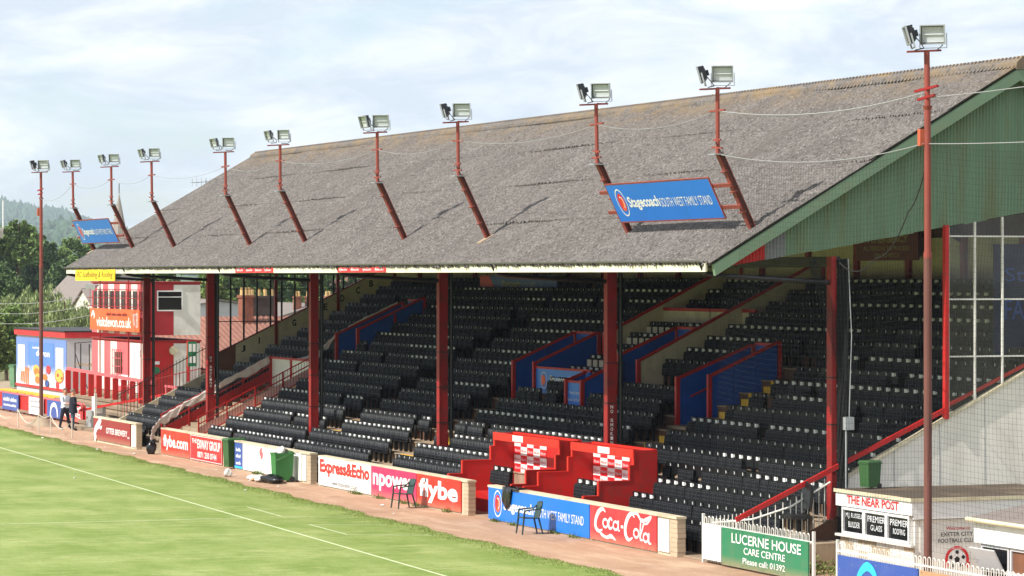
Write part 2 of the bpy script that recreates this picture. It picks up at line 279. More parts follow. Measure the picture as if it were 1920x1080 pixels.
# ---------------------------------------------------------------- mesh helpers
class MB:
    def __init__(s): s.v = []; s.f = []; s.mi = []; s.cur = 0
    def add(s, vs, fs):
        o = len(s.v); s.v += [tuple(p) for p in vs]; s.f += [[i+o for i in q] for q in fs]; s.mi += [s.cur]*len(fs); return s
    def box(s, x0, x1, y0, y1, z0, z1):
        return s.add([(x0,y0,z0),(x1,y0,z0),(x1,y1,z0),(x0,y1,z0),(x0,y0,z1),(x1,y0,z1),(x1,y1,z1),(x0,y1,z1)],
                     [(0,3,2,1),(4,5,6,7),(0,1,5,4),(1,2,6,5),(2,3,7,6),(3,0,4,7)])
    def obox(s, c, size, M):
        h = Vector(size)/2; c = Vector(c)
        vs = [c+M@Vector((a*h.x, b*h.y, d*h.z)) for d in (-1,1) for a, b in ((-1,-1),(1,-1),(1,1),(-1,1))]
        return s.add(vs, [(0,3,2,1),(4,5,6,7),(0,1,5,4),(1,2,6,5),(2,3,7,6),(3,0,4,7)])
    def bar(s, a, b, w, h, up=(0,0,1)):
        """rectangular bar from a to b, w wide sideways, h along up"""
        a, b = Vector(a), Vector(b); d = b-a; L = d.length; d.normalize(); u = Vector(up)
        r = d.cross(u); r.normalize(); u = r.cross(d)
        return s.obox((a+b)/2, (L, w, h), Matrix((d, r, u)).transposed())
    def prism(s, poly, axis, a, b):
        n = len(poly)
        mk = {'x': lambda p, t: (t, p[0], p[1]), 'y': lambda p, t: (p[0], t, p[1]), 'z': lambda p, t: (p[0], p[1], t)}[axis]
        vs = [mk(p, a) for p in poly]+[mk(p, b) for p in poly]
        fs = [list(range(n))[::-1], list(range(n, 2*n))]+[(i, (i+1) % n, n+(i+1) % n, n+i) for i in range(n)]
        return s.add(vs, fs)
    def tube(s, pts, r, n=6, caps=True):
        pts = [Vector(p) for p in pts]; rs = r if isinstance(r, (list, tuple)) else [r]*len(pts)
        vs = []; fs = []; prev = None
        for i, p in enumerate(pts):
            d = (pts[min(i+1, len(pts)-1)]-pts[max(i-1, 0)]); d.normalize()
            if prev is None:
                u = Vector((0,0,1)) if abs(d.z) < 0.9 else Vector((1,0,0)); a = d.cross(u); a.normalize()
            else:
                a = prev-d*prev.dot(d); a.normalize()
            b = d.cross(a); prev = a
            for k in range(n):
                t = 2*math.pi*k/n; vs.append(p+(a*math.cos(t)+b*math.sin(t))*rs[i])
        for i in range(len(pts)-1):
            for k in range(n):
                fs.append((i*n+k, i*n+(k+1) % n, (i+1)*n+(k+1) % n, (i+1)*n+k))
        if caps: fs += [list(range(n))[::-1], [len(pts)*n-n+k for k in range(n)]]
        return s.add(vs, fs)
    def disc(s, c, r, axis='y', n=20, r2=None, a0=0, a1=2*math.pi, rx=1.0, th=0.004):
        """flat disc / ring / ring sector standing in the x-z plane (axis y) or y-z plane (axis x); a thin slab"""
        inner = r2 if r2 is not None else 0
        full = abs(a1-a0-2*math.pi) < 1e-6; m = n if full else n+1
        def P(t, rad, off):
            p = math.cos(t)*rad*rx, math.sin(t)*rad
            return (c[0]+p[0], c[1]+off, c[2]+p[1]) if axis == 'y' else (c[0]-off, c[1]+p[0], c[2]+p[1])
        ang = [a0+(a1-a0)*k/n for k in range(m)]
        vs = [P(t, r, 0) for t in ang]
        if inner:
            vs += [P(t, inner, 0) for t in ang]
            fs = [(k, (k+1) % m, m+(k+1) % m, m+k) for k in range(n)]
        else:
            if full: fs = [list(range(m))]
            else: vs.append(P(0, 0, 0)); fs = [list(range(m))+[m]]
        return s.add(vs, fs)
    def build(s, name, m, parent=None, smooth=False, recalc=True, kind=None):
        me = bpy.data.meshes.new(name)
        org = ORG.get(parent.name, Vector((0,0,0))) if parent else Vector((0,0,0))
        me.from_pydata([tuple(Vector(p)-org) for p in s.v] if org.length else s.v, [], s.f)
        ms = m if isinstance(m, (list, tuple)) else [m]
        for q in ms: me.materials.append(MATS[q])
        if len(ms) > 1: me.polygons.foreach_set('material_index', s.mi)
        if recalc:
            bm = bmesh.new(); bm.from_mesh(me); bmesh.ops.recalc_face_normals(bm, faces=bm.faces); bm.to_mesh(me); bm.free()
        if smooth: me.polygons.foreach_set('use_smooth', [True]*len(me.polygons))
        o = bpy.data.objects.new(name, me); C.objects.link(o)
        if parent: o.parent = parent; ORG[o.name] = org
        if kind: o['kind'] = kind
        return o
ORG = {}
def thing(name, label, cat, loc=(0,0,0), group=None):
    o = bpy.data.objects.new(name, None); C.objects.link(o); o.location = loc; o.empty_display_size = 0.2
    ORG[o.name] = Vector(loc); o['label'] = label; o['category'] = cat
    if group: o['group'] = group
    return o
def tag(o, label, cat, group=None):
    o['label'] = label; o['category'] = cat
    if group: o['group'] = group
    return o
def struct(o): o['kind'] = 'structure'; return o
def copy_tree(o, parent=None):
    c = o.copy(); C.objects.link(c); c.parent = parent
    ORG[c.name] = ORG.get(o.name, Vector((0,0,0)))
    for ch in list(o.children): copy_tree(ch, c)
    return c
def fast_mesh(name, V, F, m, parent=None, kind=None):
    """numpy verts (n,3) and quads (k,4)"""
    me = bpy.data.meshes.new(name); org = np.array(ORG.get(parent.name, (0,0,0))) if parent else np.zeros(3)
    V = (np.asarray(V)-org).astype(np.float32); F = np.asarray(F, np.int32); k = F.shape[1]
    me.vertices.add(len(V)); me.vertices.foreach_set('co', V.ravel())
    me.loops.add(F.size); me.loops.foreach_set('vertex_index', F.ravel())
    me.polygons.add(len(F)); me.polygons.foreach_set('loop_start', np.arange(0, F.size, k, dtype=np.int32)); me.polygons.foreach_set('loop_total', np.full(len(F), k, np.int32))
    me.update(calc_edges=True); me.materials.append(MATS[m])
    o = bpy.data.objects.new(name, me); C.objects.link(o)
    if parent: o.parent = parent; ORG[o.name] = Vector(org)
    if kind: o['kind'] = kind
    return o
def text(s, box, plane, off, m, parent, name='lettering', bold=0.0, shear=0.0, spacing=1.0, z_slope=0.0):
    """flat lettering fitted into box=(a0,a1,z0,z1); plane 'y': reads along +x on a face looking to -y at y=off; plane 'x': reads along +y on a face looking to +x"""
    cu = bpy.data.curves.new('t', 'FONT'); cu.body = s; cu.offset = bold; cu.shear = shear; cu.space_character = spacing; cu.resolution_u = 3
    to = bpy.data.objects.new('t', cu); C.objects.link(to)
    dg = bpy.context.evaluated_depsgraph_get(); dg.update(); me = bpy.data.meshes.new_from_object(to.evaluated_get(dg))
    bpy.data.objects.remove(to); bpy.data.curves.remove(cu)
    n = len(me.vertices); co = np.zeros(n*3); me.vertices.foreach_get('co', co); co = co.reshape(-1, 3)
    lo, hi = co.min(0), co.max(0); a0, a1, z0, z1 = box
    A = a0+(co[:, 0]-lo[0])/(hi[0]-lo[0])*(a1-a0); Z = z0+(co[:, 1]-lo[1])/(hi[1]-lo[1])*(z1-z0)+z_slope*0
    out = np.zeros_like(co)
    if plane == 'y': out[:, 0] = A; out[:, 1] = off; out[:, 2] = Z
    elif plane == 'x': out[:, 0] = off; out[:, 1] = A; out[:, 2] = Z
    else:                                   # tilted sign: plane is a function (a, z) -> point
        for i in range(n): out[i] = plane(A[i], Z[i])
    out -= np.array(ORG.get(parent.name, (0,0,0)))
    me.vertices.foreach_set('co', out.ravel()); me.materials.clear(); me.materials.append(MATS[m]); me.update()
    o = bpy.data.objects.new(name, me); C.objects.link(o); o.parent = parent; ORG[o.name] = ORG.get(parent.name, Vector((0,0,0)))
    return o
# ================================================================ SETTING: ground, track, pitch
def sheet(name, pts, z, m, n=1):
    mb = MB(); mb.add([(x, y, z) for x, y in pts], [list(range(len(pts)))]); o = mb.build(name, m, recalc=False); return struct(o)
sheet('ground', [(-12000,-9000),(3000,-9000),(3000,9000),(-12000,9000)], -0.012, 'verge_ground')
sheet('track', [(-190,24),(-40,22),(-40,36),(-67,36),(-140,36.4),(-190,36.4)], 0.0, 'shale')
edge = []
x = -230.0
while x < -30:
    y = 31.0-0.0308*(x+143.2)+0.10*math.sin(x*0.9)+0.07*math.sin(x*2.3+1)+random.uniform(-.04, .04)
    edge.append((x, y)); x += 0.5
sheet('pitch', [(-230,-45),(-30,-45)]+edge[::-1], 0.006, 'grass')
# grass blades along the ragged border and over the near turf: uncountable
nb = 26000
bx = rng.uniform(-150, -60, nb); by0 = 31.0-0.0308*(bx+143.2)
by = by0-np.abs(rng.normal(0, 0.35, nb))+0.10*np.sin(bx*0.9)+0.07*np.sin(bx*2.3+1)+0.06
ang = rng.uniform(0, 6.28, nb); hh = rng.uniform(.015, .045, nb); w = .008
V = np.zeros((nb, 4, 3)); dx, dy = np.cos(ang)*w, np.sin(ang)*w; lx, ly = rng.normal(0, .02, nb), rng.normal(0, .02, nb)
V[:, 0] = np.c_[bx-dx, by-dy, np.full(nb, .004)]; V[:, 1] = np.c_[bx+dx, by+dy, np.full(nb, .004)]
V[:, 2] = np.c_[bx+lx+dx*.3, by+ly+dy*.3, hh]; V[:, 3] = np.c_[bx+lx-dx*.3, by+ly-dy*.3, hh]
gb = fast_mesh('grass_fringe', V.reshape(-1, 3), np.arange(nb*4).reshape(-1, 4), 'leaf_turf', kind='stuff')
tag(gb, 'tufts of grass along the ragged edge of the pitch', 'grass')
def line(name, pts, w=0.10):
    mb = MB()
    for (x0, y0), (x1, y1) in zip(pts[:-1], pts[1:]):
        d = Vector((x1-x0, y1-y0, 0)); d.normalize(); nrm = Vector((-d.y, d.x, 0))*w/2
        a, b = Vector((x0, y0, .011)), Vector((x1, y1, .011)); mb.add([a-nrm, b-nrm, b+nrm, a+nrm], [(0,1,2,3)])
    return struct(mb.build(name, 'line_white', recalc=False))
line('touchline', [(-200, 29.97), (-40, 23.8)], 0.085)
line('halfway_line', [(-86.33, 25.56), (-88.0, -20)], 0.08)
line('technical_area_line', [(-82.44, 28.55), (-83.41, 26.58), (-79.76, 26.46), (-78.75, 28.5)], 0.06)
line('technical_area_line', [(-90.46, 26.9), (-86.45, 26.74), (-85.4, 28.6)], 0.06)

# ================================================================ GRANDSTAND
XF, XN = -130.0, -67.0                        # far and near gable planes
def rz(y): return 7.15+0.585*(y-31.05) if y <= 39 else 11.80-0.585*(y-39)
def tread(y): return 0.5*y-16.15               # mean rake of the terrace
ROWS = [32.4+0.69*i for i in range(18)]
G = thing('grandstand', 'old football grandstand with grey corrugated roof, red posts and green gable', 'grandstand', (-98.5, 38, 0))

# --- roof: corrugated sheets laid in four courses on the pitch side
pitch_c = 0.177; per = 8; ncol = int((XN+0.36-(XF-0.25))/pitch_c*per)
xs = np.linspace(XF-0.25, XN+0.36, ncol+1)
corr = 0.045*np.sin((xs-xs[0])/pitch_c*2*np.pi)
courses = [(30.86, 33.05), (32.9, 35.1), (34.95, 37.15), (37.0, 39.14)]
for ci, (ya, yb) in enumerate(courses):
    ys = np.linspace(ya, yb, 5); VV = []
    jag = 0.02*rng.standard_normal(len(xs)//per+2)
    jy = np.repeat(jag, per)[:len(xs)]
    sag = 0.025*np.sin(xs*0.24+ci)+0.018*np.sin(xs*0.61+2*ci)
    for k, yy in enumerate(ys):
        yv = yy+(jy if k == 0 else 0)
        zz = 7.15+0.585*(yv-31.05)+corr+0.03+sag*(0.4 if k == 0 and ci == 0 else 1)+(0.026 if ci else 0)*(1-k/4)
        VV.append(np.c_[xs, np.full_like(xs, 1)*yv, zz])
    n = len(xs); VV = np.concatenate(VV); F = []
    i = np.arange(n-1)
    for k in range(4): F.append(np.c_[k*n+i, k*n+i+1, (k+1)*n+i+1, (k+1)*n+i])
    ro = fast_mesh('roof_course', VV, np.concatenate(F), 'roof_sheet', G)
    ro.data.polygons.foreach_set('use_smooth', [True]*len(ro.data.polygons))
mb = MB(); mb.add([(XF-.2, 39.1, 11.86), (XN+.36, 39.1, 11.86), (XN+.36, 46.1, 7.62), (XF-.2, 46.1, 7.62)], [(0,1,2,3)]); mb.build('back_roof', 'roof_sheet', G)
# deck under the sheets keeps the daylight out
mb = MB(); mb.add([(XF, 31.1, 7.08), (XN-.1, 31.1, 7.08), (XN-.1, 39, 11.70), (XF, 39, 11.70), (XN-.1, 46, 7.55), (XF, 46, 7.55)], [(0,1,2,3), (3,2,4,5)]); mb.build('roof_lining', 'timber', G, recalc=False)
# ridge capping: overlapping half-round pieces
x = XF-0.25
while x < XN+.3:
    L = random.uniform(1.05, 1.15); mb = MB(); pr = []
    for k in range(9):
        a = math.pi*k/8; pr.append((39.1+0.24*math.cos(a), 11.80+0.20*math.sin(a)))
    mb.prism(pr+[(38.86, 11.72), (39.34, 11.72)], 'x', x, min(x+L+.04, XN+.38))
    for k in range(6):
        xx = x+L*(k+.5)/6
        if xx < XN+.32: mb.prism([(38.80, 11.76), (39.1, 12.06), (39.4, 11.76)], 'x', xx-.05, min(xx+.05, XN+.38))
    mb.build('ridge_tile', 'roof_sheet', G); x += L
# fascia, gutter, brackets
x = XF
while x < XN-.1:
    x1 = min(x+4.2, XN); mb = MB(); mb.box(x+.004, x1-.004, 30.90, 30.95, 6.89, 7.09); mb.build('fascia_board', 'fascia_cream', G); x = x1
mb = MB(); pr = [(30.87+.05*math.cos(a), 7.15+.055*math.sin(a)) for a in [math.pi+math.pi*k/8 for k in range(9)]]
pr += [(30.92, 7.16)]+[(30.87+.04*math.cos(a), 7.148+.043*math.sin(a)) for a in [2*math.pi-math.pi*k/8 for k in range(9)]]+[(30.82, 7.16)]
mb.prism(pr, 'x', XF-.2, XN-.15); mb.build('gutter', 'gutter', G)
x = XF+.3
while x < XN-.3:
    mb = MB(); mb.bar((x, 30.895, 7.05), (x+.10, 30.81, 7.12), .025, .02); mb.build('gutter_bracket', 'dark_steel', G); x += 1.02
# barge boards
for xx, nm in ((XN+.23, 'barge_board'), (XF-.16, 'barge_board')):
    mb = MB(); mb.prism([(30.95, 7.06), (39.0, 11.77), (39.0, 11.46), (31.0, 6.80)], 'x', xx, xx+.12); mb.build(nm, 'green_board', G)
    mb = MB(); mb.prism([(39.0, 11.77), (46, 7.68), (46, 7.38), (39.0, 11.46)], 'x', xx, xx+.12); mb.build(nm, 'green_board', G)

# --- gable cladding: vertical corrugated sheets on the near gable
def gb_bottom(y): return 6.95+0.166*(y-31.13) if y < 40 else 8.42
def clad(y0, y1, m, dx=0.0):
    p = 0.088; k = max(2, int((y1-y0)/p*8)); ys = np.linspace(y0, y1, k+1)
    xo = XN-0.03+dx+0.019*np.sin(ys/p*2*np.pi)
    bot = np.array([gb_bottom(y) for y in ys])+random.uniform(-.015, .015); top = np.array([rz(y)-0.20 for y in ys])
    top = np.maximum(top, bot+.01)
    V = np.concatenate([np.c_[xo, ys, bot], np.c_[xo, ys, top]]); i = np.arange(k)
    o = fast_mesh('cladding_sheet', V, np.c_[i, i+1, k+1+i+1, k+1+i], m, G)
    o.data.polygons.foreach_set('use_smooth', [True]*k)
clad(31.28, 31.55, 'grey_sheet', .004); clad(31.53, 32.45, 'red_paint'); clad(32.43, 32.95, 'grey_sheet', .006)
yy = 32.93
while yy < 45.2:
    w = random.choice((0.62, 0.66, 0.7)); clad(yy, min(yy+w+.02, 45.4), 'green_sheet', random.uniform(-.004, .008)); yy += w
# far gable infill (its pitch side is seen from inside only)
mb = MB(); mb.prism([(31.2, 7.0), (37.3, 6.84), (45.4, 6.84), (45.4, 8.0), (39, 11.5)], 'x', XF-.03, XF); mb.build('far_gable', 'green_sheet', G)

# --- posts (steel I sections), on concrete pads
PX = [-130.05, -120.4, -107.2, -94.04, -80.62, -67.2]
for k, px in enumerate(PX):
    zb = tread(34.3)-0.25; mb = MB()
    ye = 34.46 if k < 5 else 34.31
    mb.box(px-.13, px+.13, 34.18, 34.215, zb, 7.25); mb.box(px-.13, px+.13, ye-.035, ye, zb, 7.25); mb.box(px-.012, px+.012, 34.215, ye-.035, zb, 7.25)
    mb.box(px+.10, px+.125, 34.216, ye-.036, zb, 7.25)
    po = mb.build('post', 'red_steel', G)
    b = MB(); b.tube([(px, 34.62, 7.1), (px, 34.62, zb)], .065, 8); b.build('rainwater_pipe', 'black_plastic', po)
    b = MB(); b.tube([(px, 30.87, 7.09), (px, 30.98, 6.86), (px, 31.3, 6.80), (px, 34.5, 6.62), (px, 34.62, 6.5)], .06, 8); b.build('rainwater_pipe', 'black_plastic', po)
    for zz in (2.2, 3.3, 4.4): b = MB(); b.box(px-.135, px+.135, 34.17, 34.70, zz, zz+.03); b.build('pipe_clip', 'dark_steel', po)
    # rafter from the post to the back wall and a tie
    b = MB(); b.bar((px, 31.2, 6.98), (px, 38.95, 11.5), .12, .2); b.bar((px, 39, 11.5), (px, 45.4, 7.75), .12, .2); b.build('rafter', 'timber', po)
mb = MB(); mb.box(XF, XN-.15, 34.2, 34.44, 7.0, 7.25); mb.build('eaves_beam', 'dark_steel', G)
for k in (1, 4):
    px = PX[k]; zb = 1.95 if k == 4 else 2.35
    sg = thing('no_smoking_sign', 'narrow upright red plate with white letters on post '+('rising from the red dugout' if k == 4 else 'beside the railed gangway'), 'sign', (px+.13, 34.3, zb))
    mb = MB(); mb.box(px+.128, px+.138, 34.20, 34.40, zb, zb+1.35); mb.build('plate', 'sign_darkred', sg)
    for j, ch in enumerate('NO SMOKING'):
        if ch != ' ': text(ch, (34.265, 34.345, zb+1.22-j*.122, zb+1.31-j*.122), 'x', px+.141, 'white_clean', sg, bold=.01)

# --- terrace, one step per row, cut for the entrances
VOM = [(-119.0, -117.6, 39.0, 42.0), (-97.3, -95.5, 38.0, 40.2), (-90.3, -88.9, 38.7, 40.7), (-83.3, -82.0, 37.5, 40.0)]
GANG = (-122.4, -117.1, 31.9, 37.5)
for i, yr in enumerate(ROWS):
    y0, y1 = yr-.43, yr+.262; z1 = tread(yr); z0 = z1-.5
    segs = [(XF+.1, XN-.12)]
    for (a, b, c, d) in VOM+[GANG, (-87.3, -76.8, 31.0, 34.2)]:
        if c-.2 < yr < d-.1:
            ns = []
            for s0, s1 in segs:
                if a > s0 and b < s1: ns += [(s0, a), (b, s1)]
                else: ns.append((s0, s1))
            segs = ns
    mb = MB()
    for s0, s1 in segs: mb.box(s0, s1, y0, y1, z0, z1-.045)
    st = mb.build('terrace_step', 'timber' if i > 4 else 'concrete', G)
    mb = MB()
    for s0, s1 in segs: mb.box(s0+.002, s1-.002, y0-.03, y1+.0, z1-.044, z1)
    mb.build('tread', 'concrete' if i <= 4 else 'grey_timber', st)
for (a, b, c, d) in VOM:
    mb = MB(); mb.box(a, b, c-.3, d, tread(c)-.5, tread(c)-.05); mb.build('entrance_floor', 'concrete', G)
    mb = MB(); mb.box(a+.05, b-.05, d-.02, d+.04, tread(c)-.05, tread(d)+.95); bp = mb.build('entrance_back', 'blue_panel', G)
    mb = MB(); mb.box(a+.05, b-.05, d-.05, d+.07, tread(d)+.952, tread(d)+1.03); mb.build('cap_rail', 'red_paint', bp)
text('Thank you for', (-83.05, -82.3, tread(40)+.72, tread(40)+.84), 'y', 39.97, 'white_clean', G)
mb = MB(); mb.box(-87.3, -76.8, 31.98, 34.12, -.02, .028); mb.build('dugout_floor', 'concrete', G)
# gangway floor: a ramp with steps
mb = MB(); n = 16
for k in range(n):
    y0 = 32.0+k*(5.5/n); mb.box(GANG[0]+.01, GANG[1]-.01, y0, y0+5.5/n, -.1, .1+k*(2.45/n))
mb.build('gangway_steps', 'concrete', G)

# --- entrance walls: blue boarding with red caps and posts
def side_wall(x, y0, y1, m, hf=1.1, hb=1.0, drop=0.5, caps=True, panels=1, name='entrance_wall', pm='red_paint'):
    zf, zb = tread(y0)+hf, tread(y1)+hb
    n = max(1, panels)
    for k in range(n):
        ya, yb = y0+(y1-y0)*k/n, y0+(y1-y0)*(k+1)/n; f = lambda y: zf+(zb-zf)*(y-y0)/(y1-y0)
        mb = MB(); mb.prism([(ya+.006, tread(ya)-drop), (yb-.006, tread(yb)-drop), (yb-.006, f(yb)), (ya+.006, f(ya))], 'x', x-.03, x+.03); w = mb.build(name, m, G)
    if caps:
        mb = MB(); mb.bar((x, y0-.02, zf+.035), (x, y1+.03, zb+.035), .12, .075); mb.build('cap_rail', pm, G)
        mb = MB(); mb.box(x-.06, x+.06, y0-.12, y0-.004, tread(y0)-.6, zf+.07); mb.build('wall_post', pm, G)
        mb = MB(); mb.box(x-.055, x+.055, y1+.03, y1+.13, tread(y1)-.5, zb+.06); mb.build('wall_post', pm, G)
side_wall(-119.0, 39.1, 41.7, 'blue_panel', panels=2); side_wall(-117.6, 39.5, 42.1, 'blue_panel', panels=2)
mb = MB(); mb.box(-117.66, -117.54, 40.9, 41.0, 3.9, 5.3); mb.build('wall_post', 'red_paint', G)
side_wall(-97.3, 38.05, 40.1, 'blue_panel', panels=2)
side_wall(-95.45, 38.05, 40.15, 'blue_panel', panels=1); side_wall(-94.75, 40.2, 44.9, 'cream_board', hf=.95, hb=.95, panels=4, name='partition')
side_wall(-90.3, 38.8, 40.6, 'blue_panel', panels=2); side_wall(-88.85, 38.8, 44.9, 'cream_board', hf=.95, hb=.95, panels=5, name='partition')
side_wall(-83.3, 37.6, 39.85, 'blue_panel', hf=1.2, panels=2); side_wall(-82.0, 38.0, 40.05, 'blue_panel', panels=3)
mb = MB(); mb.tube([(-83.2, 37.9, tread(37.9)+.55), (-83.2, 38.8, tread(38.8)+.5)], .025, 6); mb.build('handrail', 'red_paint', G)
# the directors' enclosure
mb = MB(); mb.box(-95.4, -90.9, 38.02, 38.08, tread(38)+.2, tread(38)+.98); pn = mb.build('front_panel', 'sign_blue', G)
mb = MB(); mb.box(-95.42, -90.88, 38.0, 38.10, tread(38)+.982, tread(38)+1.05); mb.build('cap_rail', 'red_paint', pn)
text('Stagecoach', (-94.2, -92.4, tread(38)+.45, tread(38)+.80), 'y', 38.012, 'white_clean', G, bold=.02); text('SOUTH WEST', (-92.35, -91.0, tread(38)+.5, tread(38)+.68), 'y', 38.012, 'white_clean', G)
mb = MB(); mb.disc((-94.7, 38.012, tread(38)+.62), .27, r2=.245, rx=1.0); mb.build('logo_ring', 'white_clean', G); mb = MB(); mb.disc((-94.75, 38.011, tread(38)+.62), .17); mb.build('logo_disc', 'ink_orange', G)
mb = MB(); mb.box(-91.2, -89.95, 37.38, 37.43, 2.5, 3.52); pn = mb.build('front_panel', 'sign_blue', G)
mb = MB(); mb.box(-91.22, -89.93, 37.36, 37.45, 3.522, 3.59); mb.build('cap_rail', 'red_paint', pn)
text('Proud to Sponsor', (-91.0, -90.1, 3.15, 3.27), 'y', 37.372, 'white_clean', G); text('Exeter City Football', (-91.1, -90.05, 2.93, 3.05), 'y', 37.372, 'white_clean', G)
side_wall(-89.95, 37.42, 38.5, 'blue_panel', hf=1.0, hb=1.0); side_wall(-91.2, 37.42, 38.0, 'blue_panel', hf=1.0, hb=.95)
for xa, xb in ((-94.9, -91.2), (-91.1, -89.9), (-88.9, -87.9)):
    mb = MB(); mb.box(xa, xb, 42.2, 42.25, tread(42.2)-.1, tread(42.2)+.72); pn = mb.build('back_panel', 'cream_board', G)
    mb = MB(); mb.box(xa-.02, xb+.02, 42.18, 42.27, tread(42.2)+.722, tread(42.2)+.82); mb.build('cap_rail', 'red_paint', pn)
mb = MB(); mb.box(-87.6, -83.5, 38.25, 38.32, 2.6, 3.42); mb.build('riser_panel', 'timber', G)

# --- end walls and glazed screens
mb = MB(); mb.prism([(34.57, -.05), (45.4, -.05), (45.4, tread(45.4)+.95), (34.57, tread(34.57)+.95)], 'x', XN-.10, XN-.04); ew = mb.build('end_wall', 'off_white_sheet', G)
mb = MB(); mb.bar((XN-.06, 34.5, tread(34.5)+.98), (XN-.06, 45.4, tread(45.4)+.98), .16, .06); mb.build('coping', 'cream_board', ew)
for yy in np.arange(35.8, 45, 1.22):
    mb = MB(); mb.box(XN-.042, XN-.034, yy, yy+.012, 0, tread(yy)+.93); mb.build('sheet_joint', 'grey_sheet', ew)
mb = MB(); mb.prism([(32.0, -.05), (34.55, -.05), (34.55, tread(34.55)+.15), (32.0, tread(32.0)+.22)], 'x', XN-.12, XN-.05); mb.build('timber_stringer', 'timber', G)
def handrail(x, pts, m='red_paint', r=.04):
    mb = MB(); mb.tube([(x, y, z) for y, z in pts], r, 8); return mb.build('handrail', m, G)
mb = MB(); mb.bar((XN, 31.68, 1.16), (XN, 37.15, 3.62), .07, .11); mb.build('handrail', 'red_paint', G)
mb = MB(); mb.bar((XN-.12, 37.3, 3.72), (XN-.12, 44.8, 7.1), .05, .08); mb.build('handrail', 'red_paint', G)
mb = MB(); mb.box(XN-.07, XN+.07, 37.12, 37.22, 3.4, 8.0); mb.build('screen_post', 'red_paint', G)
def screen(x, ys, zs, bot, top, fm, posts=(), th=.022):
    """glazed screen in the plane x: mullions at ys, transoms at zs, sloping sill bot(y), head top(y)"""
    for y in ys:
        mb = MB(); w = th; mb.box(x-.03, x+.03, y-w, y+w, bot(y), top(y)); mb.build('mullion', fm, G)
    for z in zs:
        ya = next((y for y in np.arange(ys[0], ys[-1], .05) if bot(y) < z < top(y)), None)
        ye = [y for y in np.arange(ys[0], ys[-1], .05) if bot(y) < z < top(y)]
        if ye: mb = MB(); mb.box(x-.026, x+.026, ye[0], ye[-1]+.04, z-.018, z+.018); mb.build('transom', fm, G)
    for ya, yb in zip(ys[:-1], ys[1:]):
        lv = [None]+list(zs)+[None]
        for z0, z1 in zip(lv[:-1], lv[1:]):
            lo = lambda y: bot(y) if z0 is None else max(bot(y), z0); hi = lambda y: top(y) if z1 is None else min(top(y), z1)
            if hi(ya)-lo(ya) < .05 and hi(yb)-lo(yb) < .05: continue
            pl = [(ya+th, lo(ya)), (yb-th, min(lo(yb), hi(yb))), (yb-th, hi(yb)), (ya+th, max(hi(ya), lo(ya)))]
            if z0 is not None and hi(yb) <= z0: continue
            mb = MB(); mb.add([(x, p[0], p[1]) for p in pl], [(0,1,2,3)]); mb.build('pane', 'pane_glass', G, recalc=False)
screen(XN-.02, [37.24, 37.96, 38.71, 39.46, 40.21, 40.96, 41.7, 42.45, 43.2, 44.0], [4.88, 6.24, 7.74], lambda y: tread(y)+1.02, gb_bottom, 'white_paint')
FS = [37.37, 37.95, 38.53, 39.11, 39.70, 40.2, 40.78, 41.36, 41.95, 42.5, 42.95, 43.5, 44.1]
fsb = lambda y: 3.59+0.481*(y-37.43)
screen(XF, FS, [4.87, 6.24], fsb, lambda y: 6.86, 'dark_steel', th=.034)
mb = MB(); mb.box(XF-.08, XF+.08, 37.22, 37.34, 2.3, 6.9); mb.build('screen_post', 'dark_steel', G)
for yy in (39.94, 42.70): mb = MB(); mb.box(XF-.07, XF+.07, yy-.06, yy+.06, tread(yy), 6.9); mb.build('screen_post', 'red_steel', G)
for a, b in ((37.34, 38.17), (38.17, 39.4), (39.4, 40.6), (40.6, 41.8), (41.8, 43.0), (43.0, 45.3)):
    mb = MB(); mb.prism([(a+.006, tread(a)-.6), (b-.006, tread(b)-.6), (b-.006, fsb(b)-.04), (a+.006, fsb(a)-.04)], 'x', XF-.03, XF+.03); mb.build('end_panel', 'interior_brown' if a < 38 else 'cream_board', G)
mb = MB(); mb.bar((XF, 37.3, fsb(37.3)-.02), (XF, 45.3, fsb(45.3)-.02), .12, .05); mb.build('sill', 'red_steel', G)
for ch, y in zip('JIGEDCB', (38.5, 39.2, 40.75, 42.15, 42.9, 43.6, 44.2)):
    text(ch, (y-(.03 if ch == 'I' else .09), y+(.03 if ch == 'I' else .09), fsb(y)-.52, fsb(y)-.24), 'x', XF+.034, 'ink_black', G, name='row_letter', bold=.03)
# low cream end wall with black bars on its front part
mb = MB(); mb.prism([(33.0, -.02), (37.2, -.02), (37.2, tread(37.2)+.45), (33.0, tread(33)+.45)], 'x', XF+.05, XF+.2); lw = mb.build('low_end_wall', 'cream_wall', G)
mb = MB(); mb.tube([(XF+.12, 33.0, tread(33)+1.45), (XF+.12, 37.2, tread(37.2)+1.5)], .02, 6)
y = 33.05
while y < 37.2: mb.tube([(XF+.12, y, tread(y)+.4), (XF+.12, y, tread(y)+1.62)], .011, 5); y += .14
mb.build('railing_bars', 'dark_steel', lw, kind='stuff')

# --- back wall: cream boarding between red posts
x = XF; k = 0
while x < XN-.2:
    x1 = min(x+3.3, XN-.1); mb = MB(); mb.box(x+.01, x1-.01, 45.3, 45.36, 5.0, 7.9); mb.build('back_boarding', 'cream_board', G)
    mb = MB(); mb.box(x-.12, x+.12, 45.18, 45.30, 5.0, 7.9); mb.build('wall_post', 'red_steel', G); x = x1
mb = MB(); mb.box(XF, XN, 45.37, 45.5, -.02, 7.7); mb.build('back_wall', 'brick', G)

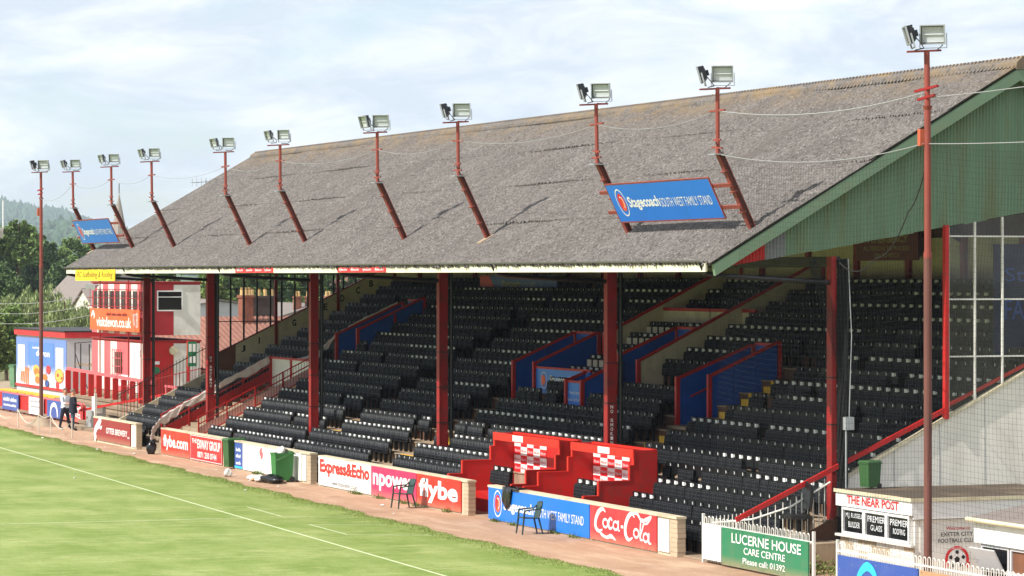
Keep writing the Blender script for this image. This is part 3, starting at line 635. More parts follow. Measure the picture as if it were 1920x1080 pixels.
# --- railed gangway at the far end: two red railings, cream kerb, pale banner
def sloped_railing(x, y0, y1, h0, h1, mid=True, name='gangway_railing', step=.11):
    mb = MB(); f0, f1 = tread(y0), tread(y1)
    L = lambda y, h: (x, y, f0+(f1-f0)*(y-y0)/(y1-y0)+h)
    for h in (h0, h1)+(((h0+h1)/2+.1,) if mid else ()): mb.bar(L(y0, h), L(y1, h), .035, .04)
    rr = mb.build(name, 'red_paint', G)
    for y in np.linspace(y0, y1, 5):
        mb = MB(); mb.box(x-.025, x+.025, y-.025, y+.025, L(y, 0)[2]-.15, L(y, h1)[2]+.03); mb.build('railing_post', 'red_paint', rr)
    mb = MB(); y = y0
    while y < y1: mb.tube([L(y, h0), L(y, h1)], .009, 5); y += step
    mb.build('balusters', 'red_steel', rr, kind='stuff'); return rr
sloped_railing(-117.0, 32.9, 37.35, .42, 1.15); sloped_railing(-122.35, 32.9, 37.35, .12, 1.05)
mb = MB(); mb.prism([(32.3, 0), (37.4, 0), (37.4, tread(37.4)+.36), (32.3, tread(32.3)+.36)], 'x', -117.1, -116.92); mb.build('gangway_kerb', 'cream_wall', G)
mb = MB(); mb.prism([(32.9, tread(32.9)+.42), (37.3, tread(37.3)+.42), (37.3, tread(37.3)+.76), (32.9, tread(32.9)+.76)], 'x', -117.03, -117.0); mb.build('kick_board', 'pale_pink', G)
mb = MB(); mb.prism([(33.0, tread(33)+.1), (37.3, tread(37.3)+.1), (37.3, tread(37.3)+.5), (33.0, tread(33)+.5)], 'x', -122.40, -122.37); mb.build('kick_board', 'red_paint', G)
mb = MB(); mb.box(-122.3, -117.1, 37.42, 37.48, tread(37.4)-.2, tread(37.4)+.95); gp = mb.build('gangway_gate', 'white_paint', G)
for xx in (-122.35, -119.7, -117.05): mb = MB(); mb.box(xx-.06, xx+.06, 37.36, 37.52, tread(37.4)-.3, tread(37.4)+1.05); mb.build('gate_post', 'red_paint', gp)
mb = MB(); mb.box(-122.35, -117.05, 37.37, 37.51, tread(37.4)+.952, tread(37.4)+1.03); mb.build('cap_rail', 'red_paint', gp)
def drape(name, path, width, m, label, thick=.006, n=70):
    """a long strip of cloth hanging over a rail along path [(x,y,z)...], width down"""
    P = [Vector(p) for p in path]; ts = np.linspace(0, len(P)-1.001, n); V = []; F = []
    for j, t in enumerate(ts):
        k = int(t); p = P[k].lerp(P[k+1], t-k); wv = .05*math.sin(t*5)+.03*math.sin(t*11)
        for q in range(6):
            s = q/5; V.append((p.x+.035*math.sin(t*17+q*1.3)*s, p.y+.03*math.sin(t*23+q), p.z-s*(width*(1+.3*math.sin(t*5.3+1)+.15*math.sin(t*13)))+wv*.3))
    for j in range(n-1):
        for q in range(5): F.append((j*6+q, (j+1)*6+q, (j+1)*6+q+1, j*6+q+1))
    mb = MB(); mb.add(V, F); o = mb.build(name, m, smooth=True, recalc=False)
    md = o.modifiers.new('thickness', 'SOLIDIFY'); md.thickness = thick
    return tag(o, label, 'banner')
drape('cloth_banner', [(-121.9, 32.35, .75), (-122.2, 32.9, 1.3), (-122.27, 34.0, tread(34)+1.06), (-122.27, 35.6, tread(35.6)+1.1), (-122.27, 37.3, tread(37.3)+1.12)], .30, 'banner_pale', 'crumpled pale banner draped along the gangway railing')
drape('cloth_banner', [(-119.9, 37.55, 3.5), (-119.2, 38.2, 3.75), (-119.1, 39.2, 4.65), (-119.08, 40.3, 5.2), (-119.05, 41.6, 5.8)], .22, 'banner_pale', 'twisted grey banner trailing from the blue entrance wall')

# --- boards that hang in the shade at the back
hb = thing('hanging_board', 'dark hanging board with faded white lettering under the roof', 'sign', (-112.3, 44.0, 6.1))
mb = MB(); mb.box(-116.2, -108.3, 43.98, 44.02, 6.15, 6.8); mb.build('panel', 'sign_navy', hb)
mb = MB(); mb.prism([(-116.2, 6.15), (-114.4, 6.15), (-115.2, 6.8), (-116.2, 6.8)], 'y', 43.972, 43.979); mb.build('corner_patch', 'sign_flybe', hb)
text('Stagecoach', (-113.8, -112.0, 6.32, 6.62), 'y', 43.97, 'ink_cream', hb, bold=.02); text('SOUTH WEST', (-111.9, -110.4, 6.38, 6.54), 'y', 43.97, 'ink_grey', hb)
for xx in (-115.5, -109): mb = MB(); mb.tube([(xx, 44, 6.8), (xx, 44, 8.6)], .012, 5); mb.build('hanger', 'dark_steel', hb)
eb = thing('emergency_board', 'dark red notice board with three lines of cream capitals under gable', 'sign', (-84.6, 44.9, 7.2))
mb = MB(); mb.box(-86.5, -82.6, 44.9, 44.95, 7.25, 8.1); mb.build('panel', 'sign_darkred', eb)
text('IN EMERGENCY', (-86.0, -83.2, 7.78, 8.0), 'y', 44.892, 'ink_cream', eb, bold=.02); text('ALL PERSONS TO PROCEED', (-86.0, -83.1, 7.55, 7.68), 'y', 44.892, 'ink_cream', eb); text('ON TO PITCH', (-85.3, -83.7, 7.34, 7.47), 'y', 44.892, 'ink_cream', eb)
for xx in (-86.2, -82.9): mb = MB(); mb.tube([(xx, 44.93, 8.1), (xx, 44.93, 8.25)], .015, 5); mb.build('hanger', 'dark_steel', eb)
bb = thing('banner_board', 'tall dark blue banner with lettering behind the near glazed screen', 'sign', (-68.6, 42, 4))
mb = MB(); mb.box(-70.4, -70.34, 40.4, 44.6, 4.8, 7.6); mb.build('panel', 'banner_navy', bb)
text('Stagecoach', (40.7, 44.0, 6.55, 7.0), 'x', -70.33, 'blue_panel', bb); text('FAMILY STAND', (40.7, 44.2, 5.7, 6.2), 'x', -70.33, 'blue_panel', bb)

# ================================================================ SEATS
def seat_parts(pad=False):
    """tip-up seat seen from the pitch: low back, pan folded up, ribbed underside; origin on the tread"""
    b = MB()
    pr = [(-.235, .50), (-.232, .765), (-.21, .80), (.21, .80), (.232, .765), (.235, .50)]
    b.prism(pr, 'y', .10, .135)                                             # back shell
    b.box(-.20, .20, .085, .150, .765, .795)
    for sx in (-.2, .2): b.box(sx-.018, sx+.018, .06, .13, 0, .50)           # standards
    b.box(-.22, .22, .07, .10, .30, .335)
    p = MB(); tilt = lambda x, y, z: (x, y+.10*(z-.36), z)
    def pb(x0, x1, y0, y1, z0, z1):
        vs = [tilt(*q) for q in ((x0,y0,z0),(x1,y0,z0),(x1,y1,z0),(x0,y1,z0),(x0,y0,z1),(x1,y0,z1),(x1,y1,z1),(x0,y1,z1))]
        p.add(vs, [(0,3,2,1),(4,5,6,7),(0,1,5,4),(1,2,6,5),(2,3,7,6),(3,0,4,7)])
    p.cur = 0; pb(-.225, .225, .0, .045, .29, .665)
    p.cur = 1
    for xx in (-.218, -.11, -.022, .022, .11, .218): pb(xx-.006, xx+.006, -.022, .0, .33, .645)
    for zz in (.33, .42, .51, .60, .645): pb(-.215, .215, -.018, .0, zz-.005, zz+.005)
    l = MB(); l.box(-.075, .055, .0835, .0995, .685, .775); l.box(.10, .13, .0835, .0995, .70, .775); l.box(.085, .10, .0835, .0995, .70, .715)
    return b, p, l
sb, sp_, sl = seat_parts()
m_back = sb.build('stadium_seat', 'seat_back'); m_pan = sp_.build('seat_pan', ['seat_black', 'seat_rib']); m_lab = sl.build('number_plate', 'plate_white')
sl2 = MB(); sl2.box(.09, .115, .0835, .0995, .70, .775); m_lab2 = sl2.build('number_plate', 'plate_white')
EXC = [(-122.9, -116.75, 0, 37.7), (-97.4, -95.2, 0, 37.9), (-106.45, -104.75, 34.4, 42.0), (-119.3, -117.3, 38.4, 42.4), (-121.0, -118.6, 37.4, 39.2),
       (-97.6, -95.2, 37.4, 40.4), (-95.3, -94.4, 37.8, 46), (-91.4, -89.6, 37.2, 38.3), (-90.6, -88.5, 37.9, 41.0), (-89.2, -88.5, 38, 46), (-88.6, -83.4, 38.1, 38.75),
       (-83.6, -81.7, 37.2, 40.3), (-82.6, -80.45, 34.8, 37.6), (-81.8, -79.45, 37.2, 40.4), (-87.35, -76.75, 31, 34.3), (-95.2, -89.0, 42.0, 42.7), (-128.6, -127.6, 35.8, 46) ]
cand = []
for i, yr in enumerate(ROWS):
    if i == 17: x0 = -127.5
    else: x0 = -128.4
    k = 0; x = x0; run = 0; lab = 0
    while x < -67.75:
        if run <= 0: run = random.randint(4, 14); lab = 1 if random.random() < (.45 if x < -85 else .55) else 2
        run -= 1
        blocked = any(a-.2 < x < b+.2 and c < yr < d for a, b, c, d in EXC) or any(abs(x-px) < .36 and abs(yr-34.3) < .4 for px in PX)
        if not blocked and random.random() > .012:
            box_ = -94.4 < x < -89.2 and 38 < yr < 42.2
            cand.append((x, yr, tread(yr), lab if x > -117 else (0 if random.random() < .8 else 2), box_))
        x += .492
near = sorted([q for q in cand if not (q[1] > 36.9 and q[0] > -70.5)], key=lambda q: -q[0]*.9317+q[1]*.363)[:300]
nearset = set((q[0], q[1]) for q in near); far = [q for q in cand if (q[0], q[1]) not in nearset]
LBL = 'black plastic tip-up seat with small white number plate, in the rows nearest the green gable'
first = True
for (x, y, z, lab, bx_) in near:
    jx = Matrix.Rotation(R(random.uniform(-2.2, 2.2)), 4, 'Z')
    o = m_back if first else m_back.copy(); pn = m_pan if first else m_pan.copy()
    lb = m_lab if first else (m_lab if lab == 1 else m_lab2).copy()
    if not first:
        for q in (o, pn, lb): C.objects.link(q)
    o.location = (x, y, z); o.rotation_euler = (0, 0, R(random.uniform(-2.2, 2.2)))
    pn.parent = o; lb.parent = o; ra = R(random.uniform(-2.5, 1.5)) if random.random() > .035 else R(random.uniform(60, 80))
    hg = Vector((0, .02, .32)); pn.rotation_euler = (ra, 0, 0); pn.location = hg-Matrix.Rotation(ra, 3, 'X')@hg
    tag(o, LBL, 'seat', 'tip-up seats in the near rows'); first = False
def merged(mo, places, name, m, parent=None):
    me = mo.data; n = len(me.vertices); co = np.zeros(n*3, np.float32); me.vertices.foreach_get('co', co); co = co.reshape(-1, 3)
    fl = [list(p.vertices) for p in me.polygons]; q4 = np.array([f for f in fl if len(f) == 4], np.int32); oth = [f for f in fl if len(f) != 4]
    for f in oth:                                    # split n-gons to quads (even counts here)
        q4 = np.vstack([q4]+[np.array([[f[0], f[j], f[j+1], f[j+2]]], np.int32) for j in range(1, len(f)-2, 2)])
    mi = None
    Vs = []; Fs = []
    for k, (x, y, z) in enumerate(places):
        a = random.uniform(-.035, .035); ca, sa = math.cos(a), math.sin(a)
        c2 = np.c_[co[:, 0]*ca-co[:, 1]*sa+x, co[:, 0]*sa+co[:, 1]*ca+y+random.uniform(-.008, .008), co[:, 2]+z]; Vs.append(c2); Fs.append(q4+k*n)
    o = fast_mesh(name, np.concatenate(Vs), np.concatenate(Fs), m, parent); return o, len(q4)
fo, nq = merged(m_back, [q[:3] for q in far], 'seat_rows', 'seat_back'); fo['kind'] = 'stuff'
tag(fo, 'rows upon rows of black tip-up seats filling the rest of the stand', 'seats')
po, nq = merged(m_pan, [q[:3] for q in far], 'seat_pans', 'seat_black', fo); po['kind'] = 'stuff'
po.data.materials.append(MATS['seat_rib']); po.data.polygons.foreach_set('material_index', np.tile(np.r_[np.zeros(6, int), np.ones(nq-6, int)], len(far)).astype(np.int32))
ll = [q[:3] for q in far if q[3] == 1]; lo_, _ = merged(m_lab, ll, 'number_plates', 'plate_white', fo); lo_['kind'] = 'stuff'
ll = [q[:3] for q in far if q[3] == 2]; lo_, _ = merged(m_lab2, ll, 'number_plates', 'plate_white', fo); lo_['kind'] = 'stuff'
pads = MB()
for q in far:
    if q[4]: pads.box(q[0]-.17, q[0]+.17, q[1]-.035, q[1]-.026, q[2]+.35, q[2]+.63)
if pads.v: pads.build('seat_pads', 'pad_cream', fo, kind='stuff')
if not any(q[3] == 2 for q in near): pass
# yellow half steps in the aisles
for (xa, xb, y0, y1) in ((-97.0, -95.6, 32.6, 37.6), (-106.1, -105.1, 34.6, 41.9), (-82.3, -81.0, 35.0, 37.6), (-81.3, -80.5, 37.5, 40.6), (-120.3, -119.2, 37.9, 39.0), (-116.75, -116.05, 33, 37)):
    for yr in ROWS:
        if y0 < yr < y1:
            mb = MB(); mb.box(xa, xb, yr-.70, yr-.462, tread(yr)-.35, tread(yr)-.16); st_o = mb.build('aisle_step', 'yellow_paint', G)
            mb = MB(); mb.box(xa, xb, yr-.476, yr-.463, tread(yr)-.158, tread(yr)+.004); mb.build('riser_board', random.choice(('timber', 'yellow_paint')), st_o)
bpy.data.objects.remove(m_lab2)
# ================================================================ DUGOUTS
def dugout(x0, x1, label, cx0, px0):
    D = thing('dugout', label, 'dugout', ((x0+x1)/2, 33.2, 0))
    prof = [(34.1, 2.22), (33.45, 2.22), (33.45, 1.82), (33.33, 1.82), (33.33, 1.42), (32.45, 1.42), (32.45, 1.04), (32.02, 1.04), (32.02, .03), (34.1, .03)]
    for xx in (x0, x1-.07):
        mb = MB(); mb.prism(prof, 'x', xx, xx+.07); w = mb.build('side_wall', 'red_paint', D)
        mb = MB()
        for (ya, za), (yb, zb) in zip(prof[1:8], prof[2:9]):
            if abs(ya-yb) < 1e-6: mb.box(xx-.015, xx+.085, ya-.035, ya-.002, min(za, zb), max(za, zb)+.02)
            else: mb.box(xx-.015, xx+.085, min(ya, yb)+.0, max(ya, yb)-.036, za+.002, za+.024)
        mb.build('edge_trim', 'red_orange', w)
    mb = MB(); mb.box(x0+.071, x1-.071, 34.05, 34.1, .03, 2.18); bk = mb.build('back_wall', 'red_paint', D)
    mb = MB(); mb.box(x0+.071, x1-.071, 34.0, 34.11, 2.182, 2.24); mb.build('back_rail', 'red_orange', D)
    cw, chh = .50, .25                                # checked sponsor sheet on the back wall
    for r in range(4):
        for c in range(5):
            xa = px0+c*cw; za = 1.08+r*chh; wh = (r+c) % 2
            mb = MB(); mb.box(xa, xa+cw, 34.036, 34.046, za, za+chh); pl = mb.build('sponsor_panel', 'white_clean' if wh else 'sign_red', bk)
            text('flybe.com', (xa+.06, xa+cw-.06, za+.07, za+.18), 'y', 34.032, 'sign_red' if wh else 'ink_pale', bk)
    mb = MB(); mb.box(x0+.0, x1-.0, 33.40, 33.449, 2.02, 2.245); fs = mb.build('fascia', 'red_orange', D)
    mb = MB(); mb.box(cx0, cx0+.8, 33.388, 33.398, 2.05, 2.22); mb.build('name_plate', 'white_clean', fs)
    mb = MB(); mb.box(x0+.072, x1-.072, 32.6, 34.04, .03, .55); mb.build('seat_plinth', 'red_paint', D)
    return D
dugout(-87.2, -82.1, 'red stepped dugout beside the yellow aisle steps, checked sheet on its back wall', -85.6, -87.1)
dugout(-81.25, -76.95, 'red stepped dugout in front of the no smoking post', -79.3, -81.15)
for x0 in (-85.75, -79.45):
    for k in range(3):
        o = m_back.copy(); pn = m_pan.copy(); lb = m_lab.copy()
        for q in (o, pn, lb): C.objects.link(q)
        o.location = (x0+.5*k, 32.85, .551); pn.parent = o; lb.parent = o
        tag(o, 'black tip-up seat standing inside the dugout '+('beside the yellow aisle steps' if x0 < -84 else 'in front of the no smoking post'), 'seat', 'seats in the dugouts')

# ================================================================ PERIMETER WALLS with end piers, advertising boards
def wall(x0, x1, label, h=.98, pier=True, y=31.78, white=None):
    W = thing('perimeter_wall', label, 'wall', ((x0+x1)/2, y+.1, 0))
    xe = x1-.42 if pier else x1
    mb = MB(); mb.box(x0, xe, y, y+.2, -.01, h-.06); mb.build('wall_body', 'cream_wall', W)
    mb = MB(); mb.box(x0-.01, x1+.01, y-.04, y+.23, h-.059, h); mb.build('coping', 'cream_wall', W)
    if pier:
        n = 8; bh = (h-.06)/n
        for k in range(n):
            o_ = .0 if k % 2 else .0; mb = MB(); d = random.uniform(-.004, .004)
            mb.box(xe+.004, x1+d, y-.01+d, y+.21+d, k*bh+.004, (k+1)*bh-.004); mb.build('block', 'block', W)
        mb = MB(); mb.box(xe+.006, x1-.02, y+.004, y+.196, 0, h-.061); mb.build('pier_core', 'concrete', W)
    if white:
        mb = MB(); mb.box(white[0], white[1], y-.035, y-.004, .08, h-.1); mb.build('painted_panel', 'white_paint', W)
    return W
wall(-128.8, -121.9, 'low cream wall under the maroon board, ending in a pale pier', white=(-122.6, -121.95), h=1.03)
wall(-118.15, -109.75, 'low cream wall behind the orange and red phone-number boards', pier=False, h=1.03)
wall(-108.25, -99.55, 'low cream wall behind the white insurance board and open green bin', h=1.02, white=(-100.4, -99.98))
wall(-98.67, -84.89, 'long cream wall behind the white, magenta and red boards', h=1.0)
wall(-83.27, -70.5, 'long cream wall behind the blue and soft-drink boards', h=.98, white=(-71.6, -70.95))
def board(x0, x1, z0, z1, m, label, y=31.735, edge=None):
    B = thing('advertising_board', label, 'advertising board', ((x0+x1)/2, y, z0))
    mb = MB(); mb.box(x0+.01, x1-.01, y, y+.03, z0, z1); mb.build('panel', m, B)
    nsc = max(2, int((x1-x0)/1.1)+1)
    for k in range(nsc):
        for zz in (z0+.045, z1-.045):
            mb = MB(); mb.disc((x0+.08+(x1-x0-.16)*k/(nsc-1)+random.uniform(-.03, .03), y-.0035, zz), .013, n=8); mb.build('screw', 'dark_steel', B)
    if edge:
        mb = MB()
        for a, b, c, d in ((x0+.03, x1-.03, z0+.02, z0+.04), (x0+.03, x1-.03, z1-.04, z1-.02), (x0+.03, x0+.05, z0+.04, z1-.04), (x1-.05, x1-.03, z0+.04, z1-.04)): mb.box(a, b, y-.004, y-.001, c, d)
        mb.build('border', edge, B)
    return B
YT = 31.731
def bt(B, s, x0, x1, z0, z1, m='white_clean', bold=.02, shear=0.0, y=YT): return text(s, (x0, x1, z0, z1), 'y', y, m, B, bold=bold, shear=shear)
def small_print(B, x0, x1, z0, z1, m, y=YT, words=2):
    x = x0; w = (x1-x0)/words
    for k in range(words):
        mb = MB(); a, b = x0+k*w+.04*w, x0+(k+1)*w-.06*w; n = max(3, int((b-a)/((z1-z0)*.75)))
        for j in range(n):
            xa = a+(b-a)*j/n; hgt = (z1-z0)*random.choice((.65, .7, 1.0)); mb.add([(xa, y, z0), (xa+(b-a)/n*.7, y, z0), (xa+(b-a)/n*.7, y, z0+hgt), (xa, y, z0+hgt)], [(0,1,2,3)])
        mb.build('small_print', m, B, recalc=False, kind='stuff')
def stroke(pts, wid, m, B, name='lettering', y=YT, n=8):
    """brush stroke in the x-z plane through pts with widths"""
    P = [Vector((p[0], 0, p[1])) for p in pts]; Q = []; W = []
    for i in range(len(P)-1):
        p0, p1, p2, p3 = P[max(i-1, 0)], P[i], P[i+1], P[min(i+2, len(P)-1)]
        for k in range(n):
            t = k/n; Q.append(.5*((2*p1)+(-p0+p2)*t+(2*p0-5*p1+4*p2-p3)*t*t+(-p0+3*p1-3*p2+p3)*t**3)); W.append(wid[i]+(wid[i+1]-wid[i])*t)
    Q.append(P[-1]); W.append(wid[-1]); V = []; F = []
    for i, q in enumerate(Q):
        d = Q[min(i+1, len(Q)-1)]-Q[max(i-1, 0)]; d.normalize(); nn = Vector((-d.z, 0, d.x))*W[i]/2
        V += [(q.x+nn.x, y-.0003*i*.1, q.z+nn.z), (q.x-nn.x, y-.0003*i*.1, q.z-nn.z)]
    for i in range(len(Q)-1): F.append((2*i, 2*i+1, 2*i+3, 2*i+2))
    mb = MB(); mb.add(V, F); return mb.build(name, m, B, recalc=False)
def cola(B, x0, x1, z0, z1, y=YT, m='white_clean'):
    """flowing script wordmark: two big looped capitals, small letters, ribbon under the first word"""
    X = lambda a: x0+a*(x1-x0); Z = lambda b: z0+b*(z1-z0); u = (x1-x0)/100
    def st(pts, w, nm='lettering'): return stroke([(X(a/100), Z(b/100)) for a, b in pts], [q*u*.62 for q in w], m, B, y=y)
    st([(20,88),(15,96),(8,84),(3,58),(3,36),(8,24),(15,30)], [1.5,4,6,6.5,6,4,1.5])
    st([(8,26),(14,14),(22,8),(30,14),(38,4)], [1.5,3.5,3,5,1])
    def o(cx, cz, rx=4.2, rz=13): st([(cx+rx*math.cos(t), cz+rz*math.sin(t)) for t in [math.pi/2+2*math.pi*k/10 for k in range(11)]], [2.6]*11)
    o(20, 52); st([(32,64),(29,70),(26,60),(26,44),(29,38),(33,44)], [2,3,4,4,3,1.5]); o(38, 50); st([(42.5,68),(42.5,40),(45,36)], [3.2,3.2,1.2])
    st([(47,50),(51,50)], [3,3])
    st([(70,86),(66,97),(60,86),(55,58),(55,30),(60,14),(67,22)], [1.5,4,6,7,6.5,4,1.5])
    st([(66,95),(74,100),(82,80),(90,86),(98,97),(92,76),(85,70)], [2,3.5,3,4.5,2,2.5,1.5])
    o(73, 38); st([(80,34),(84,60),(85,82),(81,80),(80,50),(80,24),(84,20)], [2.6,2.6,2,2.4,3.4,3.4,1.5]); o(89, 30, 4); st([(94,46),(94,18),(98,14)], [3.2,3.2,1.2])
def coach(B, x0, x1, z0, z1, pf=None, y=YT, tail='SOUTH WEST FAMILY STAND'):
    """ring logo with orange swirl, bold word and light capitals"""
    w = x1-x0; h = z1-z0; pl = pf or 'y'
    def T(s, a, b, c, d, bold): return text(s, (a, b, c, d), pl, y, 'white_clean', B, bold=bold)
    T('Stagecoach', x0+w*.12, x0+w*.46, z0+h*.22, z0+h*.72, .03); T(tail, x0+w*.47, x1, z0+h*.30, z0+h*.62, 0)
    cx, cz = x0+w*.05, z0+h*.52; r = h*.5
    def ringpts(ra, rb, a0, a1, n=28, sq=.85):
        V = []; F = []
        for k in range(n+1):
            t = a0+(a1-a0)*k/n
            for q in (ra, rb): V.append((cx+q*sq*math.cos(t)*r, cz+q*math.sin(t)*r))
        for k in range(n): F.append((2*k, 2*k+1, 2*k+3, 2*k+2))
        return V, F
    for (ra, rb, a0, a1, mm, dy) in ((1.0, .90, 0, 2*math.pi, 'white_clean', 0), (.62, .05, -2.2, 1.0, 'ink_orange', 0), (.66, .05, 1.0, 4.08, 'ink_red', 0), (.45, .36, -1.2, 1.8, 'white_clean', -.002)):
        V, F = ringpts(ra, rb, a0, a1); mb = MB()
        mb.add([(p[0], y+dy, p[1]) if pl == 'y' else tuple(Vector(pl(p[0], p[1]))+Vector((0, dy*2, dy))) for p in V], F); mb.build('logo', mm, B, recalc=False)
# --- maroon brewery board
B = board(-128.75, -122.75, .1, .97, 'sign_maroon', 'maroon board with white animal figure and brewery lettering by the terrace steps')
bt(B, 'OTTER BREWERY', -126.6, -123.2, .42, .66); bt(B, '.com', -123.2, -122.85, .36, .44)
stroke([(-128.3,.12),(-128.5,.35),(-128.2,.6),(-127.9,.72),(-127.6,.88),(-127.4,.92)], [.3,.34,.3,.34,.3,.1], 'white_clean', B, 'animal_figure'); stroke([(-127.9,.7),(-127.5,.6),(-127.3,.7)], [.1,.14,.05], 'white_clean', B, 'animal_figure')
# --- flybe.com and exway
B = board(-118.1, -114.05, .06, .98, 'sign_flybe', 'orange-red airline board with white web address at the gangway')
bt(B, 'flybe.com', -117.75, -114.3, .22, .80, bold=.03)
B = board(-114.0, -109.8, .06, .98, 'sign_red', 'red board with white border, group name and phone number', edge='white_clean')
bt(B, 'THE', -113.75, -113.1, .68, .84); bt(B, 'EXWAY GROUP', -113.0, -110.0, .50, .84, bold=.03); bt(B, '0871 230 0744', -113.0, -110.5, .18, .40, bold=.02)
# --- insurance board
B = board(-108.2, -107.25, .06, .95, 'sign_navy', 'narrow blue board with white text beside the white insurance board')
for k, (s, z) in enumerate((('', .66), ('', .44), ('', .2))): small_print(B, -108.05, -107.4, z, z+.12, 'white_clean', words=1)
mb = MB(); mb.box(-108.19, -107.26, YT-.002, YT+.002, .07, .14); mb.build('stripe', 'ink_cyan', B)
B = board(-107.22, -100.45, .06, .95, 'white_clean', 'white insurance board with faint grey lettering and small red emblem')
bt(B, 'M.J.Baker', -107.0, -104.6, .25, .60, 'ink_grey', 0); bt(B, 'Insurances', -104.4, -102.7, .22, .42, 'ink_pale', 0)
stroke([(-104.9,.9),(-105.1,.75),(-104.85,.68),(-105.05,.55)], [.1,.2,.2,.08], 'pink_paint', B, 'emblem'); mb = MB(); mb.disc((-101.7, YT, .6), .16, r2=.11); mb.build('emblem', 'ink_red', B)
# --- Express & Echo, npower, flybe
B = board(-98.62, -93.35, .06, .96, 'white_clean', 'white newspaper board with heavy red title and web address')
bt(B, 'Express&Echo', -98.45, -93.5, .36, .90, 'ink_red', .045); bt(B, 'www.thisisexeter.co.uk', -97.2, -94.7, .12, .27, 'ink_black', 0)
B = board(-93.32, -89.18, .06, .96, 'sign_magenta', 'magenta energy company board behind the empty garden chair')
bt(B, 'npower', -93.15, -89.4, .24, .76, 'white_clean', .03)
B = board(-89.15, -85.4, .06, .96, 'sign_flybe', 'orange-red airline board with big white word beside a pier')
bt(B, 'flybe', -88.95, -85.65, .16, .86, 'white_clean', .035)
# --- Stagecoach, Coca-Cola
B = board(-83.22, -75.92, .05, .92, 'sign_blue', 'bright blue stand-name board with ring logo, jacket slung on top')
coach(B, -82.8, -76.3, .12, .86)
B = board(-75.88, -71.66, .05, .92, 'sign_coke', 'red soft-drink board with flowing white script')
cola(B, -75.6, -71.9, .10, .90)
# --- Lucerne House (two boards on hooped railings)
def hoops(x0, x1, y, z0, z1, label, name='hooped_railing', pitch=.20):
    Hh = thing(name, label, 'railing', ((x0+x1)/2, y, 0))
    mb = MB(); mb.box(x0, x1, y-.015, y+.015, z0-.02, z0+.015); mb.box(x0, x1, y-.015, y+.015, .12, .15); mb.build('rail', 'white_paint', Hh)
    for xx in (x0, x1): mb = MB(); mb.box(xx-.03, xx+.03, y-.03, y+.03, -.01, z1+.06); mb.build('end_post', 'white_paint', Hh)
    x = x0+.12; r = .055
    while x < x1-.1:
        mb = MB(); zt = z1-r+random.uniform(-.015, .015)
        mb.tube([(x-r, y, .05), (x-r, y, zt)]+[(x-r*math.cos(a), y, zt+r*math.sin(a)) for a in (.5, 1.0, 1.57, 2.1, 2.6)]+[(x+r, y, zt), (x+r, y, .05)], .011, 5); mb.build('hoop', 'white_paint', Hh); x += pitch
    return Hh
hoops(-69.1, -63.3, 31.82, .92, 1.10, 'white hooped railing carrying the green care-home board')
B = board(-69.05, -68.0, .1, .90, 'white_clean', 'white board with faint grey crest beside the green care-home board', y=31.76)
for z in (.5, .38, .27): small_print(B, -68.85, -68.2, z, z+.08, 'ink_pale', y=31.752)
mb = MB(); mb.disc((-68.5, 31.752, .74), .08, r2=.06); mb.build('crest', 'ink_pale', B)
B = board(-67.98, -63.45, .05, .92, 'sign_green', 'green care-home board with white serif capitals', y=31.76)
bt(B, 'LUCERNE HOUSE', -67.4, -63.8, .60, .83, y=31.752, bold=.012); bt(B, 'CARE CENTRE', -66.75, -64.6, .38, .54, y=31.752, bold=.008); bt(B, 'Please call: 01392', -66.8, -64.6, .16, .30, y=31.752, bold=.005)
for k in range(8): mb = MB(); mb.disc((-67.6+k*.55, 31.752, random.choice((.86, .11))), .015, n=8); mb.build('bolt', 'galv', B)
# --- blue board with cyan arc and the tan board next to it
hoops(-62.5, -50, 32.0, .80, .98, 'white hooped railing carrying the navy board by the kiosk')
B = board(-62.4, -58.75, -.3, .72, 'sign_navy', 'navy board with cyan arc logo below the kiosk', y=31.94)
stroke([(-61.6, .0), (-61.35, .38), (-61.0, .58), (-60.65, .42), (-60.55, .0)], [.05, .16, .20, .16, .05], 'ink_cyan', B, 'arc', y=31.932)
mb = MB(); mb.disc((-61.1, 31.932, .0), .2, a0=0, a1=math.pi, n=12); mb.build('emblem', 'sign_yellow', B)
for k in range(7): mb = MB(); mb.disc((-62.2+k*.55+random.uniform(-.1,.1), 31.933, random.uniform(.3, .66)), .014, n=8); mb.build('bolt', 'galv', B)
B = board(-58.7, -51, -.3, .70, 'cardboard', 'plain tan plywood board beside the navy board', y=31.95)
# red low fence with boards on the far side of the terrace steps
F_ = thing('perimeter_fence', 'low red fence panel of upright sheeting carrying small boards', 'fence', (-150, 34.7, 0))
x = -176
while x < -141.2:
    mb = MB(); mb.box(x+.01, min(x+1.6, -141)-.01, 34.68, 34.74, .08, .92); mb.build('fence_panel', 'red_paint', F_); mb = MB(); mb.box(x-.05, x+.05, 34.741, 34.84, -.01, 1.0); mb.build('fence_post', 'red_steel', F_); x += 1.6
mb = MB(); mb.box(-176, -141, 34.64, 34.78, .922, .99); mb.build('top_rail', 'pink_paint', F_); mb = MB(); mb.box(-176, -141, 34.62, 34.675, .1, .22); mb.build('kick_rail', 'grey_timber', F_)
def fboard(u0, u1, m, label, lines, ink, logo=None):
    Bq = board(u0, u1, .12, .93, m, label, y=34.58)
    for wn, z, hgt in lines: small_print(Bq, u0+.25, u1-.25, z, z+hgt, ink, y=34.572, words=wn)
    return Bq
fboard(-159.3, -155.6, 'sign_navy', 'small blue board with white lettering on the red fence', ((2, .55, .2), (1, .3, .12)), 'white_clean')
fboard(-153.3, -150.2, 'white_clean', 'small white board with grey lettering on the red fence', ((3, .7, .12), (1, .45, .12)), 'ink_grey')
